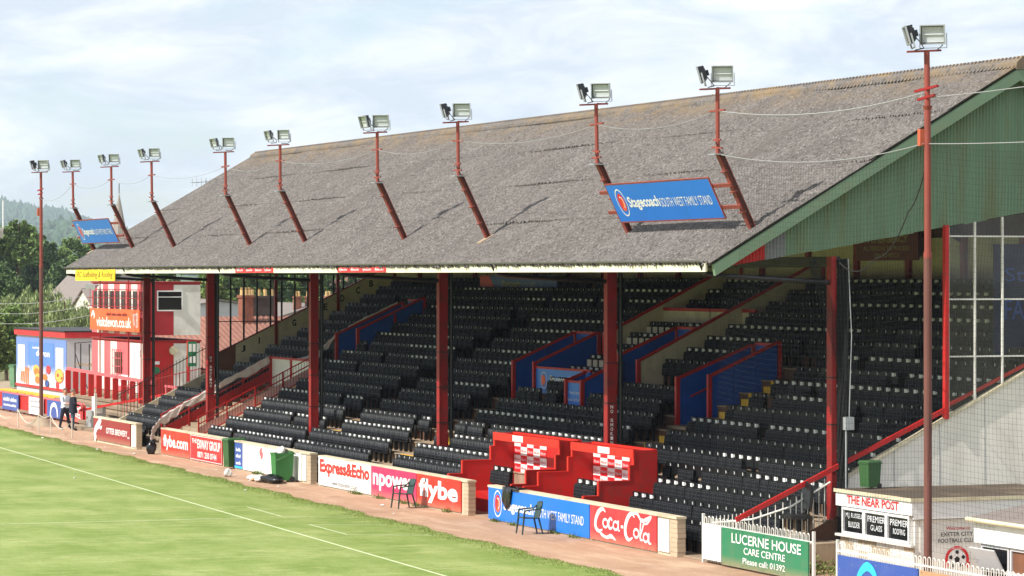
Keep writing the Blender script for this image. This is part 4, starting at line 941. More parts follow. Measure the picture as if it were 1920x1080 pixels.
Bq = fboard(-149.4, -146.5, 'sign_navy', 'small blue board with white arch logo behind the tall pole', (), 'white_clean'); stroke([(-148.7,.2),(-148.5,.6),(-147.9,.75),(-147.4,.6),(-147.2,.2)], [.2]*5, 'white_clean', Bq, 'logo', y=34.572)
Bq = fboard(-146.3, -142.3, 'sign_coke', 'red soft-drink board behind the two men', (), 'white_clean'); cola(Bq, -146.0, -142.6, .2, .85, y=34.572)

# ================================================================ SIGNS ON THE EAVES AND ROOF
B = thing('eaves_sign', 'yellow roofing firm sign hung below the far end of the eaves', 'sign', (-125, 30.95, 6.6))
mb = MB(); mb.box(-128.2, -121.75, 30.85, 30.885, 6.60, 7.04); mb.build('panel', 'sign_yellow', B)
text('RC Scaffolding & Roofing', (-127.9, -122.0, 6.66, 6.97), 'y', 30.845, 'ink_black', B, shear=.3)
for a, b, lbl in ((-105.2, -100.85, 'third'), (-94.05, -89.5, 'fourth')):
    B = thing('eaves_sign', 'red strip repeating a white web address, on the fascia '+('above the far glazed screen' if a < -100 else 'before the middle post'), 'sign', ((a+b)/2, 30.98, 6.9))
    mb = MB(); mb.box(a, b, 30.878, 30.895, 6.90, 7.06); mb.build('panel', 'sign_red', B)
    for k in range(4): w = (b-a)/4; text('flybe.com', (a+k*w+.18, a+(k+1)*w-.18, 6.93, 7.035), 'y', 30.873, 'white_clean', B, bold=.02)
# ================================================================ FLOODLIGHTS
def strut_pt(x, z, off=0.0): return (x, 32.22-(z-7.85)*.4855-off*.9, z-off*.436)
def lamp(T, c, yaw, tilt=-12, s=1.0):
    """rectangular flood lamp: silver frame, glass, black tapered back with terminal box, U bracket, lead"""
    M = Matrix.Rotation(R(yaw), 3, 'Z') @ Matrix.Rotation(R(tilt), 3, 'X'); c = Vector(c)
    W, Hh, Dp = .60*s, .46*s, .20*s
    P = lambda x, y, z: c+M@Vector((x, y, z))
    mb = MB(); f = [P(-W/2, 0, -Hh/2), P(W/2, 0, -Hh/2), P(W/2, 0, Hh/2), P(-W/2, 0, Hh/2)]; b = [P(-W*.32, Dp, -Hh*.3), P(W*.32, Dp, -Hh*.3), P(W*.32, Dp, Hh*.3), P(-W*.32, Dp, Hh*.3)]
    m = [P(-W/2, .09*s, -Hh/2), P(W/2, .09*s, -Hh/2), P(W/2, .09*s, Hh/2), P(-W/2, .09*s, Hh/2)]
    mb.add(f+m+b, [(0,1,5,4),(1,2,6,5),(2,3,7,6),(3,0,4,7),(4,5,9,8),(5,6,10,9),(6,7,11,10),(7,4,8,11),(8,9,10,11)])
    mb.obox(P(0, Dp+.04*s, 0), (.16*s, .08*s, .16*s), M)
    for k in range(5): mb.obox(P((-.2+k*.1)*s, .12*s, Hh/2-.02), (.012, .12*s, .05*s), M)
    hs = mb.build('lamp_housing', 'black_plastic', T)
    mb = MB(); t = .028*s
    for cc, sz in (((0, -.008, Hh/2), (W+t, .04, t)), ((0, -.008, -Hh/2), (W+t, .04, t)), ((-W/2, -.008, 0), (t, .04, Hh-t)), ((W/2, -.008, 0), (t, .04, Hh-t))): mb.obox(P(*cc), sz, M)
    mb.build('lamp_frame', 'galv', hs)
    mb = MB(); mb.add([P(-W/2+.01, -.012, -Hh/2+.01), P(W/2-.01, -.012, -Hh/2+.01), P(W/2-.01, -.012, Hh/2-.01), P(-W/2+.01, -.012, Hh/2-.01)], [(0,1,2,3)]); mb.build('lamp_glass', 'pane_glass', hs, recalc=False)
    mb = MB(); q = [(-W/2+.02, .075*s, Hh/2-.03), (W/2-.02, .075*s, Hh/2-.03), (W/2-.02, .075*s, -Hh/2+.03), (-W/2+.02, .075*s, -Hh/2+.03)]
    mb.add([P(*p) for p in q]+[P(-W/2+.02, .004, Hh/2-.03), P(W/2-.02, .004, Hh/2-.03), P(W/2-.02, .004, -Hh/2+.03), P(-W/2+.02, .004, -Hh/2+.03)], [(0,1,2,3),(0,1,5,4),(3,2,6,7)]); mb.build('reflector', 'reflector', hs, recalc=False)
    mb = MB(); mb.tube([P(-W*.42, .05*s, 0), P(W*.42, .05*s, 0)], .016*s, 6); mb.build('lamp_tube', 'white_clean', hs)
    mb = MB(); mb.bar(P(-W/2-.03, .06, .02), P(-W/2-.03, .06, -Hh/2-.09), .035, .012, M@Vector((1,0,0))); mb.bar(P(W/2+.03, .06, .02), P(W/2+.03, .06, -Hh/2-.09), .035, .012, M@Vector((1,0,0))); mb.bar(P(-W/2-.035, .06, -Hh/2-.09), P(W/2+.035, .06, -Hh/2-.09), .035, .012); mb.build('lamp_bracket', 'galv', hs)
    mb = MB(); mb.tube([P(.1, Dp, -.1), P(.16, Dp+.06, -Hh/2-.05), P(.02, Dp+.1, -Hh/2-.16), P(-.15, .1, -Hh/2-.14)], .012, 5); mb.build('lamp_lead', 'dark_steel', hs)
def mast_head(T, x, y, zt, s=1.0, two=True, yaw_a=50, yaw_b=-22):
    mb = MB(); mb.bar((x-.08, y-.42, zt-.02), (x+.06, y+.30, zt+.02), .07, .04); mb.build('crossbar', 'rust_steel', T)
    lamp(T, (x+.10, y+.08, zt+.34), yaw_a, 8, s*.84)
    if two: lamp(T, (x-.16, y-.38, zt+.32), yaw_b, 16, s*.82)
FL = [-130.77, -124.31, -118.09, -108.1, -101.63, -91.69, -84.65, -74.56, -67.36]
ORD = ['ninth and farthest', 'eighth', 'seventh', 'sixth', 'fifth', 'fourth', 'third', 'second', 'first']
for k, x in enumerate(FL):
    T = thing('floodlight_mast', ORD[k]+' roof floodlight mast from the green gable, on bent red support', 'floodlight', (x, 32.2, 7.85), 'floodlight masts on the stand roof')
    mb = MB(); a, b = Vector(strut_pt(x, 7.72)), Vector(strut_pt(x, 9.6)); up = Vector((0, .9, .436))
    mb.bar(a, b, .15, .02, up); mb.bar(a+up*.13, b+up*.13, .15, .02, up); mb.bar(a+up*.065, b+up*.065, .02, .12, up); mb.build('strut', 'rust_steel', T)
    for t in (.3, .55, .8): p = a.lerp(b, t); mb = MB(); mb.bar(p+Vector((-.1, 0, 0)), p+Vector((.1, 0, 0)), .03, .12, up); mb.build('cleat', 'rust_steel', T)
    mb = MB(); mb.box(x-.17, x+.17, 31.22, 31.58, 9.6, 9.625); mb.build('base_plate', 'galv', T)
    lean = random.uniform(-.04, .04)
    mb = MB(); mb.tube([(x, 31.38, 9.62), (x+lean, 31.36, 11.12)], .05, 10); mb.build('pole', 'rust_steel', T)
    for zz, L in ((9.78, .2), (9.95, .12), (10.62, .34)): mb = MB(); mb.bar((x-L, 31.33, zz), (x+L, 31.40, zz+random.uniform(-.03, .03)), .05, .04); mb.build('step_bracket', 'rust_steel', T)
    mast_head(T, x+lean, 31.36, 11.13, .95 if k > 4 else .80, True, 52+random.uniform(-8, 8), (-28 if k in (6, 7, 8) else random.uniform(0, 22)))
    mb = MB(); mb.tube([(x+.05, 31.3, 9.9), (x+.1, 31.5, 9.5), (x+.08, 32.0, 8.5), (x+.05, 32.3, 7.9)], .014, 5); mb.build('lead', 'dark_steel', T)
    mb = MB(); mb.box(x-.17, x+.17, 31.98, 32.40, 7.70, 7.80); M_=None; mb.v=[(p[0], p[1], p[2]+.585*(p[1]-32.2)+.06) for p in mb.v]; fl_ = mb.build('flashing', 'concrete', T)
def pole_mast(x, y, ztop, label, r=.085, s=1.0):
    T = thing('floodlight_pole', label, 'floodlight', (x, y, 0))
    mb = MB(); mb.tube([(x, y, -.1), (x-.01, y, ztop-4.2)], [r, r], 14); mb.build('lower_pole', 'rust_dark', T); mb = MB(); mb.tube([(x-.01, y, ztop-4.2), (x-.02, y, ztop-1.15)], [r*.85, r*.8], 14); mb.build('middle_pole', 'rust_steel', T)
    mb = MB(); mb.tube([(x-.01, y, ztop-4.28), (x-.01, y, ztop-4.16)], r*1.06, 14); mb.build('collar', 'rust_steel', T)
    mb = MB(); mb.tube([(x-.02, y, ztop-1.15), (x-.05, y, ztop)], .06, 12); mb.build('upper_pole', 'rust_steel', T)
    mb = MB(); mb.tube([(x-.02, y, ztop-1.2), (x-.02, y, ztop-1.12)], [r*.85, r*1.25], 12); mb.build('flange', 'rust_steel', T)
    for zz, L in ((ztop-.78, .45), (ztop-.96, .32)): mb = MB(); mb.bar((x-L, y-.06, zz-.02), (x+L, y-.02, zz+.05), .05, .05); mb.build('cross_arm', 'red_steel', T)
    mb = MB(); mb.box(x-.16, x-.04, y-.16, y-.07, ztop-1.95, ztop-1.6); mb.build('junction_box', 'pipe_orange', T)
    mast_head(T, x-.05, y, ztop+.02, s); return T
pole_mast(-58.8, 32.2, 11.45, 'tall rusty red floodlight pole standing by the kiosk, netting tied to it')
pole_mast(-142.3, 32.67, 11.45, 'tall rusty floodlight pole in an earth mound behind two men', r=.09)
mb = MB()
prf = [(.9, 0), (.75, .12), (.5, .28), (.25, .42), (.0, .46)]
V = []; F = []
for i, (r, z) in enumerate(prf):
    for k in range(16): a = 2*math.pi*k/16; q = 1+.12*math.sin(3*a+i); V.append((-142.3+r*q*math.cos(a), 32.67+r*q*.8*math.sin(a), z-.03))
for i in range(4):
    for k in range(16): F.append((i*16+k, i*16+(k+1) % 16, (i+1)*16+(k+1) % 16, (i+1)*16+k))
mb.add(V, F); tag(mb.build('earth_mound', 'concrete', smooth=True), 'small earth mound around the foot of the far pole', 'mound')
# blue signs slung between the struts
def roof_sign(x0, x1, label):
    B = thing('roof_sign', label, 'sign', ((x0+x1)/2, 31.8, 8.2)); pf = lambda a, z: strut_pt(a, z, .10)
    mb = MB(); mb.add([strut_pt(x0, 8.2, .07), strut_pt(x1, 8.2, .07), strut_pt(x1, 9.12, .07), strut_pt(x0, 9.12, .07), strut_pt(x0, 8.2, .095), strut_pt(x1, 8.2, .095), strut_pt(x1, 9.12, .095), strut_pt(x0, 9.12, .095)],
        [(0,3,2,1),(4,5,6,7),(0,1,5,4),(1,2,6,5),(2,3,7,6),(3,0,4,7)]); mb.build('panel', 'sign_blue', B)
    mb = MB(); up = (0, .9, .436)
    for za, zb, xa, xb in ((8.19, 8.19, x0, x1), (9.13, 9.13, x0, x1), (8.19, 9.13, x0, x0), (8.19, 9.13, x1, x1)): mb.bar(strut_pt(xa, za, .08), strut_pt(xb, zb, .08), .035, .035, up)
    mb.build('frame', 'rust_steel', B)
    for zz in (8.42, 8.92): mb = MB(); mb.bar(strut_pt(x0-.65, zz, .03), strut_pt(x1+.95, zz, .03), .09, .05, up); mb.build('support_rail', 'rust_steel', B)
    coach(B, x0+.35, x1-.3, 8.32, 9.0, pf=pf); return B
roof_sign(-74.4, -68.2, 'bright blue stand-name sign slung between the two roof masts nearest the gable')
roof_sign(-131.5, -125.45, 'blue stand-name sign slung between the two farthest roof masts')

# ================================================================ CABLES AND NETTING
def cable(pts, label, sag=0.0, r=.012, m='wire_grey', name='cable', n=12):
    P = []
    for a, b in zip(pts[:-1], pts[1:]):
        a, b = Vector(a), Vector(b)
        for k in range(n): t = k/n; P.append(a.lerp(b, t)-Vector((0, 0, sag*4*t*(1-t))))
    P.append(Vector(pts[-1])); mb = MB(); mb.tube(P, r, 5); return tag(mb.build(name, m), label, 'cable')
top_w = [(-142.3, 32.6, 10.3)]+[(x, 31.36, 10.62) for x in FL]+[(-58.8, 32.1, 10.6)]
for k, (a, b) in enumerate(zip(top_w[:-1], top_w[1:])):
    nm = 'wire strung from the far pole to the farthest roof mast' if k == 0 else ('thick bundle of cables strung from the first roof mast to the kiosk-side pole' if k == len(top_w)-2 else 'wire strung between the %s and %s roof masts from the gable' % (ORD[k-1], ORD[k]))
    cable([a, b], nm, .25 if k else .35, .007 if k < len(top_w)-2 else .014)
cable([(-67.36, 31.38, 9.62), (-58.8, 32.1, 9.54)], 'net head rope from the first roof mast to the kiosk-side pole', .28, .010)
cable([(-58.8, 32.2, 9.54), (-48, 33.6, 9.6)], 'net head rope running on past the kiosk-side pole', .12, .010)
cable([(-58.8, 32.2, 10.5), (-46, 33.6, 11.3)], 'upper cable running on past the kiosk-side pole', .2, .010)
cable([(-58.8, 32.25, 9.5), (-61.5, 33.2, 8.2), (-64.5, 34.0, 7.2), (-66.7, 34.2, 7.1)], 'black stay cable looping from the pole to the gable post', .25, .014, 'dark_steel')
for k, (z0, dz) in enumerate(((6.9, 2.1), (6.6, 2.3), (6.3, 2.2))):
    cable([(-176, 30, z0+.9-k*.2), (-151.5, 37.2, 5.9-k*.5)], 'pale overhead cable sagging across the trees to the cabin, '+('top', 'middle', 'lowest')[k]+' of three', 1.3, .014)
def net(name, A, Bp, zt, zb, label, sp=.12, r=.0019, sagx=.25, parent=None):
    """hanging net between two uprights: real strands, slightly slack"""
    A, Bp = Vector(A), Vector(Bp); L = (Bp-A).length; nx = int(L/sp); nz = int((zt-zb)/sp); mb = MB(); d = (Bp-A).normalized(); nrm = Vector((-d.y, d.x, 0))
    def P(i, j):
        t = i/nx; s = j/nz; p = A+(Bp-A)*t; p.z = zt-(zt-zb)*s-.28*4*t*(1-t)*(1-s*.6)
        return p+nrm*(.10*math.sin(t*9+s*4)+.06*math.sin(s*7+t*3))+d*(.03*math.sin(s*11+t*6))
    for i in range(nx+1): mb.tube([P(i, j) for j in range(0, nz+1, 4)]+[P(i, nz)], r, 3, False)
    for j in range(nz+1): mb.tube([P(i, j) for i in range(0, nx+1, 4)]+[P(nx, j)], r, 3, False)
    o = mb.build(name, 'net_grey', recalc=False); return tag(o, label, 'net')
net('ball_net', (-67.3, 31.36, 0), (-58.85, 32.15, 0), 9.55, 1.1, 'fine grey ball net hanging between the first roof mast and the pole')
net('ball_net', (-58.75, 32.2, 0), (-50, 33.4, 0), 9.52, 1.1, 'fine grey ball net hanging on the kiosk side of the pole')
# gathered net bound to the near post
g = thing('gathered_net', 'dark bundled netting and cables hanging beside the gable post', 'net', (-66.9, 34.55, 0))
mb = MB()
for k in range(7):
    a = k*.9; mb.tube([(-66.98+.05*math.cos(a+z*.7), 34.42+.08*math.sin(a+z), z) for z in np.linspace(.35, 7.2, 18)], [.045+.012*math.sin(z*2+k) for z in range(18)], 6)
mb.build('bundle', 'net_dark', g, smooth=True)
mb = MB()
for k in range(12):
    t = k/11; mb.tube([(-66.95, 34.4-.08*k*(1-s)-1.2*(1-s)*(1-t)*.6, 7.25-.15*k*.1-s*(1.4+1.0*t)-.5*s*s) for s in np.linspace(0, 1, 7)], .006, 4)
mb.build('loose_strands', 'net_dark', g, kind='stuff')
mb = MB(); mb.tube([(-66.9, 34.5, .5), (-66.7, 34.4, .2), (-66.3, 34.1, .08), (-66.6, 33.7, .06), (-67.0, 33.4, .08)], [.1, .1, .09, .08, .05], 8); mb.build('bundle_foot', 'net_dark', g, smooth=True)
mb = MB(); mb.box(-66.85, -66.7, 34.36, 34.58, 3.2, 3.5); mb.build('junction_box', 'galv', g); mb = MB(); mb.tube([(-66.85, 34.5, 7.2), (-66.83, 34.58, 5.4), (-66.8, 34.5, 3.5)], .012, 6); mb.tube([(-66.8, 34.42, 3.2), (-66.8, 34.42, .6)], .025, 6); mb.build('conduit', 'galv', g)
# ================================================================ KIOSK BY THE GABLE
K = thing('kiosk', 'white flat-roofed kiosk with red lettering on its fascia beside the gable', 'kiosk', (-64.4, 35.5, 0))
kx0, kx1, ky0, ky1, kz = -66.2, -62.6, 33.9, 38.6, 1.86
mb = MB(); mb.box(kx0+.05, kx1-.05, ky0+.08, ky1, -.3, 1.5); mb.build('wall', 'white_paint', K)
n = 0
for r in range(7):                                   # painted block courses below the windows
    xx = kx0+.04-(.22 if r % 2 else 0)
    while xx < kx1-.05:
        a, b = max(xx, kx0+.04), min(xx+.44, kx1-.04)
        if b-a > .05: mb = MB(); d = random.uniform(0, .008); mb.box(a+.004, b-.004, ky0+.045-d, ky0+.079, -.28+r*.16+.004, -.28+(r+1)*.16-.004); mb.build('block', 'block' if random.random() < .35 else 'white_paint', K)
        xx += .44
mb = MB(); mb.box(kx0-.02, kx1+.05, ky0-.05, ky0+.0, 1.5, kz-.03); fb = mb.build('sign_board', 'white_clean', K); text('THE NEAR POST', (kx0+.55, kx1-.55, 1.57, 1.77), 'y', ky0-.055, 'sign_coke', K, bold=.03)
mb = MB(); mb.box(kx1-.0, kx1+.05, ky0+.002, ky1, 1.42, kz-.03); mb.build('side_fascia', 'white_clean', K)
mb = MB(); mb.box(kx0-.04, kx1+.08, ky0-.08, ky1+.02, kz-.028, kz+.02); mb.build('roof', 'flat_felt', K)
mb = MB(); mb.box(kx0-.05, kx1+.09, ky0-.09, ky0-.082, kz-.05, kz+.03); mb.box(kx1+.082, kx1+.092, ky0-.08, ky1, kz-.05, kz+.03); mb.build('roof_edge', 'cream_board', K)
for k, lines in enumerate((('M.J. RUSSELL', 'BUILDER'), ('PREMIER', 'GLASS'), ('PREMIER', 'ROOFING'))):
    xa = kx0+.3+k*1.08; xb = xa+.96
    mb = MB()
    for a, b, c, d in ((xa-.06, xb+.06, .86, .92), (xa-.06, xb+.06, 1.42, 1.48), (xa-.06, xa, .92, 1.42), (xb, xb+.06, .92, 1.42)): mb.box(a, b, ky0-.03, ky0+.07, c, d)
    wf = mb.build('window_frame', 'white_clean', K)
    mb = MB(); mb.box(xa, xb, ky0+.02, ky0+.06, .92, 1.42); mb.build('window_pane', 'glass_dark', wf)
    text(lines[0], (xa+.06, xb-.06, 1.22, 1.36), 'y', ky0+.014, 'ink_pale', K, bold=.01); text(lines[1], (xa+.2, xb-.2, 1.03, 1.16), 'y', ky0+.014, 'ink_pale', K, bold=.01)
mb = MB(); mb.box(kx0-.04, kx1+.03, ky0-.06, ky0+.03, .80, .855); mb.build('sill', 'white_paint', K)
# side of the kiosk: club sign with football emblem
mb = MB(); mb.box(kx1-.048, kx1-.02, 34.1, 35.75, .0, 1.40); sd = mb.build('side_panel', 'white_paint', K)
text('Welcome to', (34.75, 35.35, 1.16, 1.24), 'x', kx1-.012, 'sign_coke', K, shear=.2); text('EXETER CITY', (34.62, 35.42, 1.02, 1.11), 'x', kx1-.012, 'ink_black', K); text('FOOTBALL CLUB', (34.55, 35.5, .88, .97), 'x', kx1-.012, 'ink_black', K)
cy, cz_ = 35.02, .50
mb = MB(); mb.disc((kx1-.013, cy, cz_), .30, 'x', 28, .235, R(-15), R(195)); mb.build('emblem_ring', 'sign_red', K)
mb = MB(); mb.disc((kx1-.014, cy, cz_), .225, 'x', 28); mb.build('football', 'white_clean', K)
mb = MB(); mb.disc((kx1-.011, cy, cz_), .075, 'x', 5, None, R(90), R(450))
for k in range(5): a = R(90+72*k); mb.disc((kx1-.011, cy+.165*math.cos(a), cz_+.165*math.sin(a)), .05, 'x', 5)
mb.build('football_patches', 'ink_black', K)
for sy in (-1, 1): mb = MB(); mb.add([(kx1-.0105, cy+sy*.20, cz_-.10), (kx1-.0105, cy+sy*.33, cz_-.06), (kx1-.0105, cy+sy*.29, cz_-.22)], [(0,1,2)]); mb.build('ribbon_end', 'sign_red', K)
text('FOOTBALL IS OUR GAME', (cy-.2, cy+.2, cz_+.225, cz_+.275), 'x', kx1-.010, 'white_clean', K)
# second hut to the right, pitched felt-tile roof, white fascia, small-paned windows
H2 = thing('hut', 'low hut with dark corrugated roof, white fascia and row of windows', 'hut', (-55, 34, 0))
hx0, hx1, hy0, hy1 = -57.4, -49.5, 32.55, 36.5
mb = MB(); mb.box(hx0+.06, hx1, hy0+.1, hy1, -.3, 1.5); mb.build('wall', 'cream_wall', H2)
mb = MB(); mb.box(hx0-.05, hx1, hy0-.03, hy0+.02, 1.36, 1.78); mb.build('fascia', 'white_clean', H2)
k = int((hx1-hx0+.3)/.02); xs2 = np.linspace(hx0-.15, hx1, k); zc = .012*np.sin(xs2/.146*2*np.pi)
V = np.concatenate([np.c_[xs2, np.full(k, hy0-.12), 1.86+zc], np.c_[xs2, np.full(k, 35.2), 2.35+zc], np.c_[xs2, np.full(k, hy1+.1), 2.1+zc]]); i = np.arange(k-1)
fast_mesh('roof', V, np.concatenate([np.c_[i, i+1, k+i+1, k+i], np.c_[k+i, k+i+1, 2*k+i+1, 2*k+i]]), 'slate', H2)
mb = MB(); mb.tube([(hx0-.15, hy0-.14, 1.83), (hx1, hy0-.14, 1.83)], .045, 8); mb.build('gutter', 'cream_board', H2)
x = hx0
while x < hx1: mb = MB(); mb.box(x, x+.03, hy0-.10, hy0-.0, 1.785, 1.83); mb.build('rafter_end', 'dark_steel', H2); x += .11
mb = MB(); mb.prism([(hy0-.0, 1.36), (hy0+.0, 1.84), (35.2, 2.33), (hy1, 2.08), (hy1, 1.36)], 'x', hx0-.05, hx0+.05); mb.build('gable_board', 'white_paint', H2)
x = hx0+.15
for k in range(6):
    w = 1.12; mb = MB()
    for a, b, c, d in ((x, x+.06, .2, 1.35), (x+w-.06, x+w, .2, 1.35), (x+.06, x+w-.06, 1.29, 1.35), (x+.06, x+w-.06, .2, .26), (x+.06, x+w-.06, .80, .85)): mb.box(a, b, hy0+.02, hy0+.09, c, d)
    wf = mb.build('window_frame', 'grey_wall', H2)
    for c, d in ((.26, .80), (.85, 1.29)): mb = MB(); mb.box(x+.06, x+w-.06, hy0+.06, hy0+.075, c, d); mb.build('window_pane', 'interior_brown' if k else 'glass_dark', wf)
    x += w+.04
mb = MB(); mb.obox((hx0+.62, hy0-.12, 1.07), (1.0, .03, .48), Matrix.Rotation(R(28), 3, 'X')); mb.build('open_casement', 'grey_wall', H2)
mb = MB(); mb.disc((-54.2, 33.2, 2.25), .2, 'y', 16); ds = mb.build('satellite_dish', 'galv'); tag(ds, 'small round grey dish standing on the hut roof edge', 'dish')
md = ds.modifiers.new('thickness', 'SOLIDIFY'); md.thickness = .03
mb = MB(); mb.tube([(-54.2, 33.22, 2.2), (-54.2, 33.3, 1.92)], .02, 6); mb.build('bracket', 'dark_steel', ds)
# things on the kiosk roof
def wheelie(name, x, y, z, rot, m, label, lid=0, s=1.0, dark='bin_dark'):
    T = thing(name, label, 'bin', (x, y, z)); M = Matrix.Rotation(R(rot), 3, 'Z'); o = Vector((x, y, z)); P = lambda a, b, c: o+M@Vector((a*s, b*s, c*s))
    mb = MB(); a, b = .235, .28; f, g_ = .27, .32
    mb.add([P(-a,-b,.06), P(a,-b,.06), P(a,b,.06), P(-a,b,.06), P(-f,-g_,.95), P(f,-g_,.95), P(f,g_,.95), P(-f,g_,.95)], [(0,3,2,1),(0,1,5,4),(1,2,6,5),(2,3,7,6),(3,0,4,7)])
    mb.add([P(-f-.02,-g_-.02,.92), P(f+.02,-g_-.02,.92), P(f+.02,g_+.02,.92), P(-f-.02,g_+.02,.92), P(-f-.02,-g_-.02,.97), P(f+.02,-g_-.02,.97), P(f+.02,g_+.02,.97), P(-f-.02,g_+.02,.97)], [(0,1,5,4),(1,2,6,5),(2,3,7,6),(3,0,4,7)])
    for k in (-.12, 0, .12): mb.obox(P(k, -.285, .5), (.02*s, .02*s, .7*s), M)
    mb.build('body', m, T)
    L = Matrix.Rotation(R(lid), 3, 'X'); hp = Vector((0, .33, .98)); Q = lambda p: o+M@((hp+L@(Vector(p)-hp))*s)
    mb = MB(); pts = [(-.30,-.36,.98),(.30,-.36,.98),(.30,.34,.98),(-.30,.34,.98),(-.26,-.30,1.04),(.26,-.30,1.04),(.26,.30,1.05),(-.26,.30,1.05)]
    mb.add([Q(p) for p in pts], [(0,3,2,1),(4,5,6,7),(0,1,5,4),(1,2,6,5),(2,3,7,6),(3,0,4,7)]); mb.build('lid', dark, T)
    mb = MB(); mb.tube([P(-.26,.38,.93), P(.26,.38,.93)], .018*s, 6); mb.build('handle', dark, T)
    for sx in (-1, 1): mb = MB(); mb.tube([P(sx*.22-.03, .27, .10), P(sx*.22+.03, .27, .10)], .10*s, 14); mb.build('wheel', 'black_plastic', T)
    return T
wheelie('wheelie_bin', -65.95, 34.6, kz+.02, 15, 'bin_dark', 'dark green wheelie bin standing on the kiosk roof', s=.62)
wheelie('wheelie_bin', -108.85, 31.9, 0, 5, 'bin_dark', 'closed dark green wheelie bin between the phone-number board and blue strip', s=1.02)
wheelie('wheelie_bin', -101.0, 31.25, 0, 0, 'bin_green', 'bright green wheelie bin with lid ajar over rubbish, by the insurance board', lid=24, s=1.0)
wheelie('wheelie_bin', -178.2, 39.6, .45, 10, 'bin_pale', 'pale green wheelie bin beside the food kiosk', s=1.3)
def lump(name, c, r, m, label, cat, seed, sq=(1, 1, .7), n=10):
    rr = np.random.default_rng(seed); V = []; F = []
    for i in range(n):
        th = math.pi*i/(n-1)
        for k in range(14):
            a = 2*math.pi*k/14; q = r*(1+.22*math.sin(3*a+seed+th*2)+.12*math.sin(5*a+th*4)+rr.normal(0, .06))
            V.append((c[0]+q*sq[0]*math.sin(th)*math.cos(a), c[1]+q*sq[1]*math.sin(th)*math.sin(a), max(c[2]+.004, c[2]+r*sq[2]*.85+q*sq[2]*math.cos(th))))
    for i in range(n-1):
        for k in range(14): F.append((i*14+k, i*14+(k+1) % 14, (i+1)*14+(k+1) % 14, (i+1)*14+k))
    mb = MB(); mb.add(V, F); return tag(mb.build(name, m, smooth=True), label, cat)
lump('rubbish_bag', (-118.6, 31.5, 0), .2, 'bag_black', 'knotted black rubbish bag leaning at the end of the airline board', 'bag', 3, (1, .9, 1.25))
lump('rubbish_bag', (-100.6, 30.8, 0), .42, 'bag_black', 'slumped black rubbish bag in front of the open bin', 'bag', 5, (1.3, .8, .35))
lump('carrier_bag', (-101.4, 30.65, 0), .36, 'litter_white', 'white plastic sheet lying by the slumped rubbish bag', 'litter', 8, (1.5, .6, .3))
lump('carrier_bag', (-102.3, 30.6, 0), .22, 'litter_white', 'scrunched white carrier bag at the end of the rubbish heap', 'litter', 12, (1.3, .6, .4))
lump('cardboard_scrap', (-101.8, 30.55, 0), .2, 'cardboard', 'torn brown cardboard scrap among the rubbish', 'litter', 15, (1.2, .6, .3))
lump('carrier_bag', (-104.3, 30.35, 0), .15, 'litter_white', 'square white plastic tub lying on the red track', 'litter', 21, (1.1, .9, .9))
lump('bin_rubbish', (-101.0, 31.25, .86), .2, 'litter_white', 'pale rubbish bulging from the green bin', 'litter', 31, (.85, .9, .8))
for k in range(13):
    x = random.uniform(-135, -72); y = 31.3-0.0308*(x+143.2)*.3+random.uniform(-.9, .1) if k < 11 else random.uniform(24, 29)
    lump('paper_scrap', (x, y, .006), random.uniform(.03, .07), 'litter_white', 'small white scrap of paper on the '+('red track' if k < 11 else 'grass'), 'litter', 40+k, (1.3, .8, .35), 6)['group'] = 'paper scraps on the track' if k < 11 else 'paper scraps on the grass'
# black jacket over the blue board's wall
mb = MB(); V = []; F = []
for i in range(14):
    t = i/13
    for k in range(9):
        s = k/8; xx = -82.0+t*1.15; drop = (.62-.5*abs(t-.3)*1.6) if t < .6 else .06
        if s < .5: p = (xx+.04*math.sin(k*2+i), 31.74+.26*(1-s*2)*.9-.02, 1.0+.02*math.sin(i*1.7))
        else: p = (xx-.12*(s-.5)+.03*math.sin(i*2.1+k), 31.70-.012*math.sin(i*1.9+k), 1.0-(s-.5)*2*drop)
        V.append(p)
for i in range(13):
    for k in range(8): F.append((i*9+k, (i+1)*9+k, (i+1)*9+k+1, i*9+k+1))
mb.add(V, F); jk = mb.build('jacket', 'bag_black', smooth=True, recalc=False); md = jk.modifiers.new('thickness', 'SOLIDIFY'); md.thickness = .015
tag(jk, 'black jacket slung over the wall at the blue board', 'jacket')
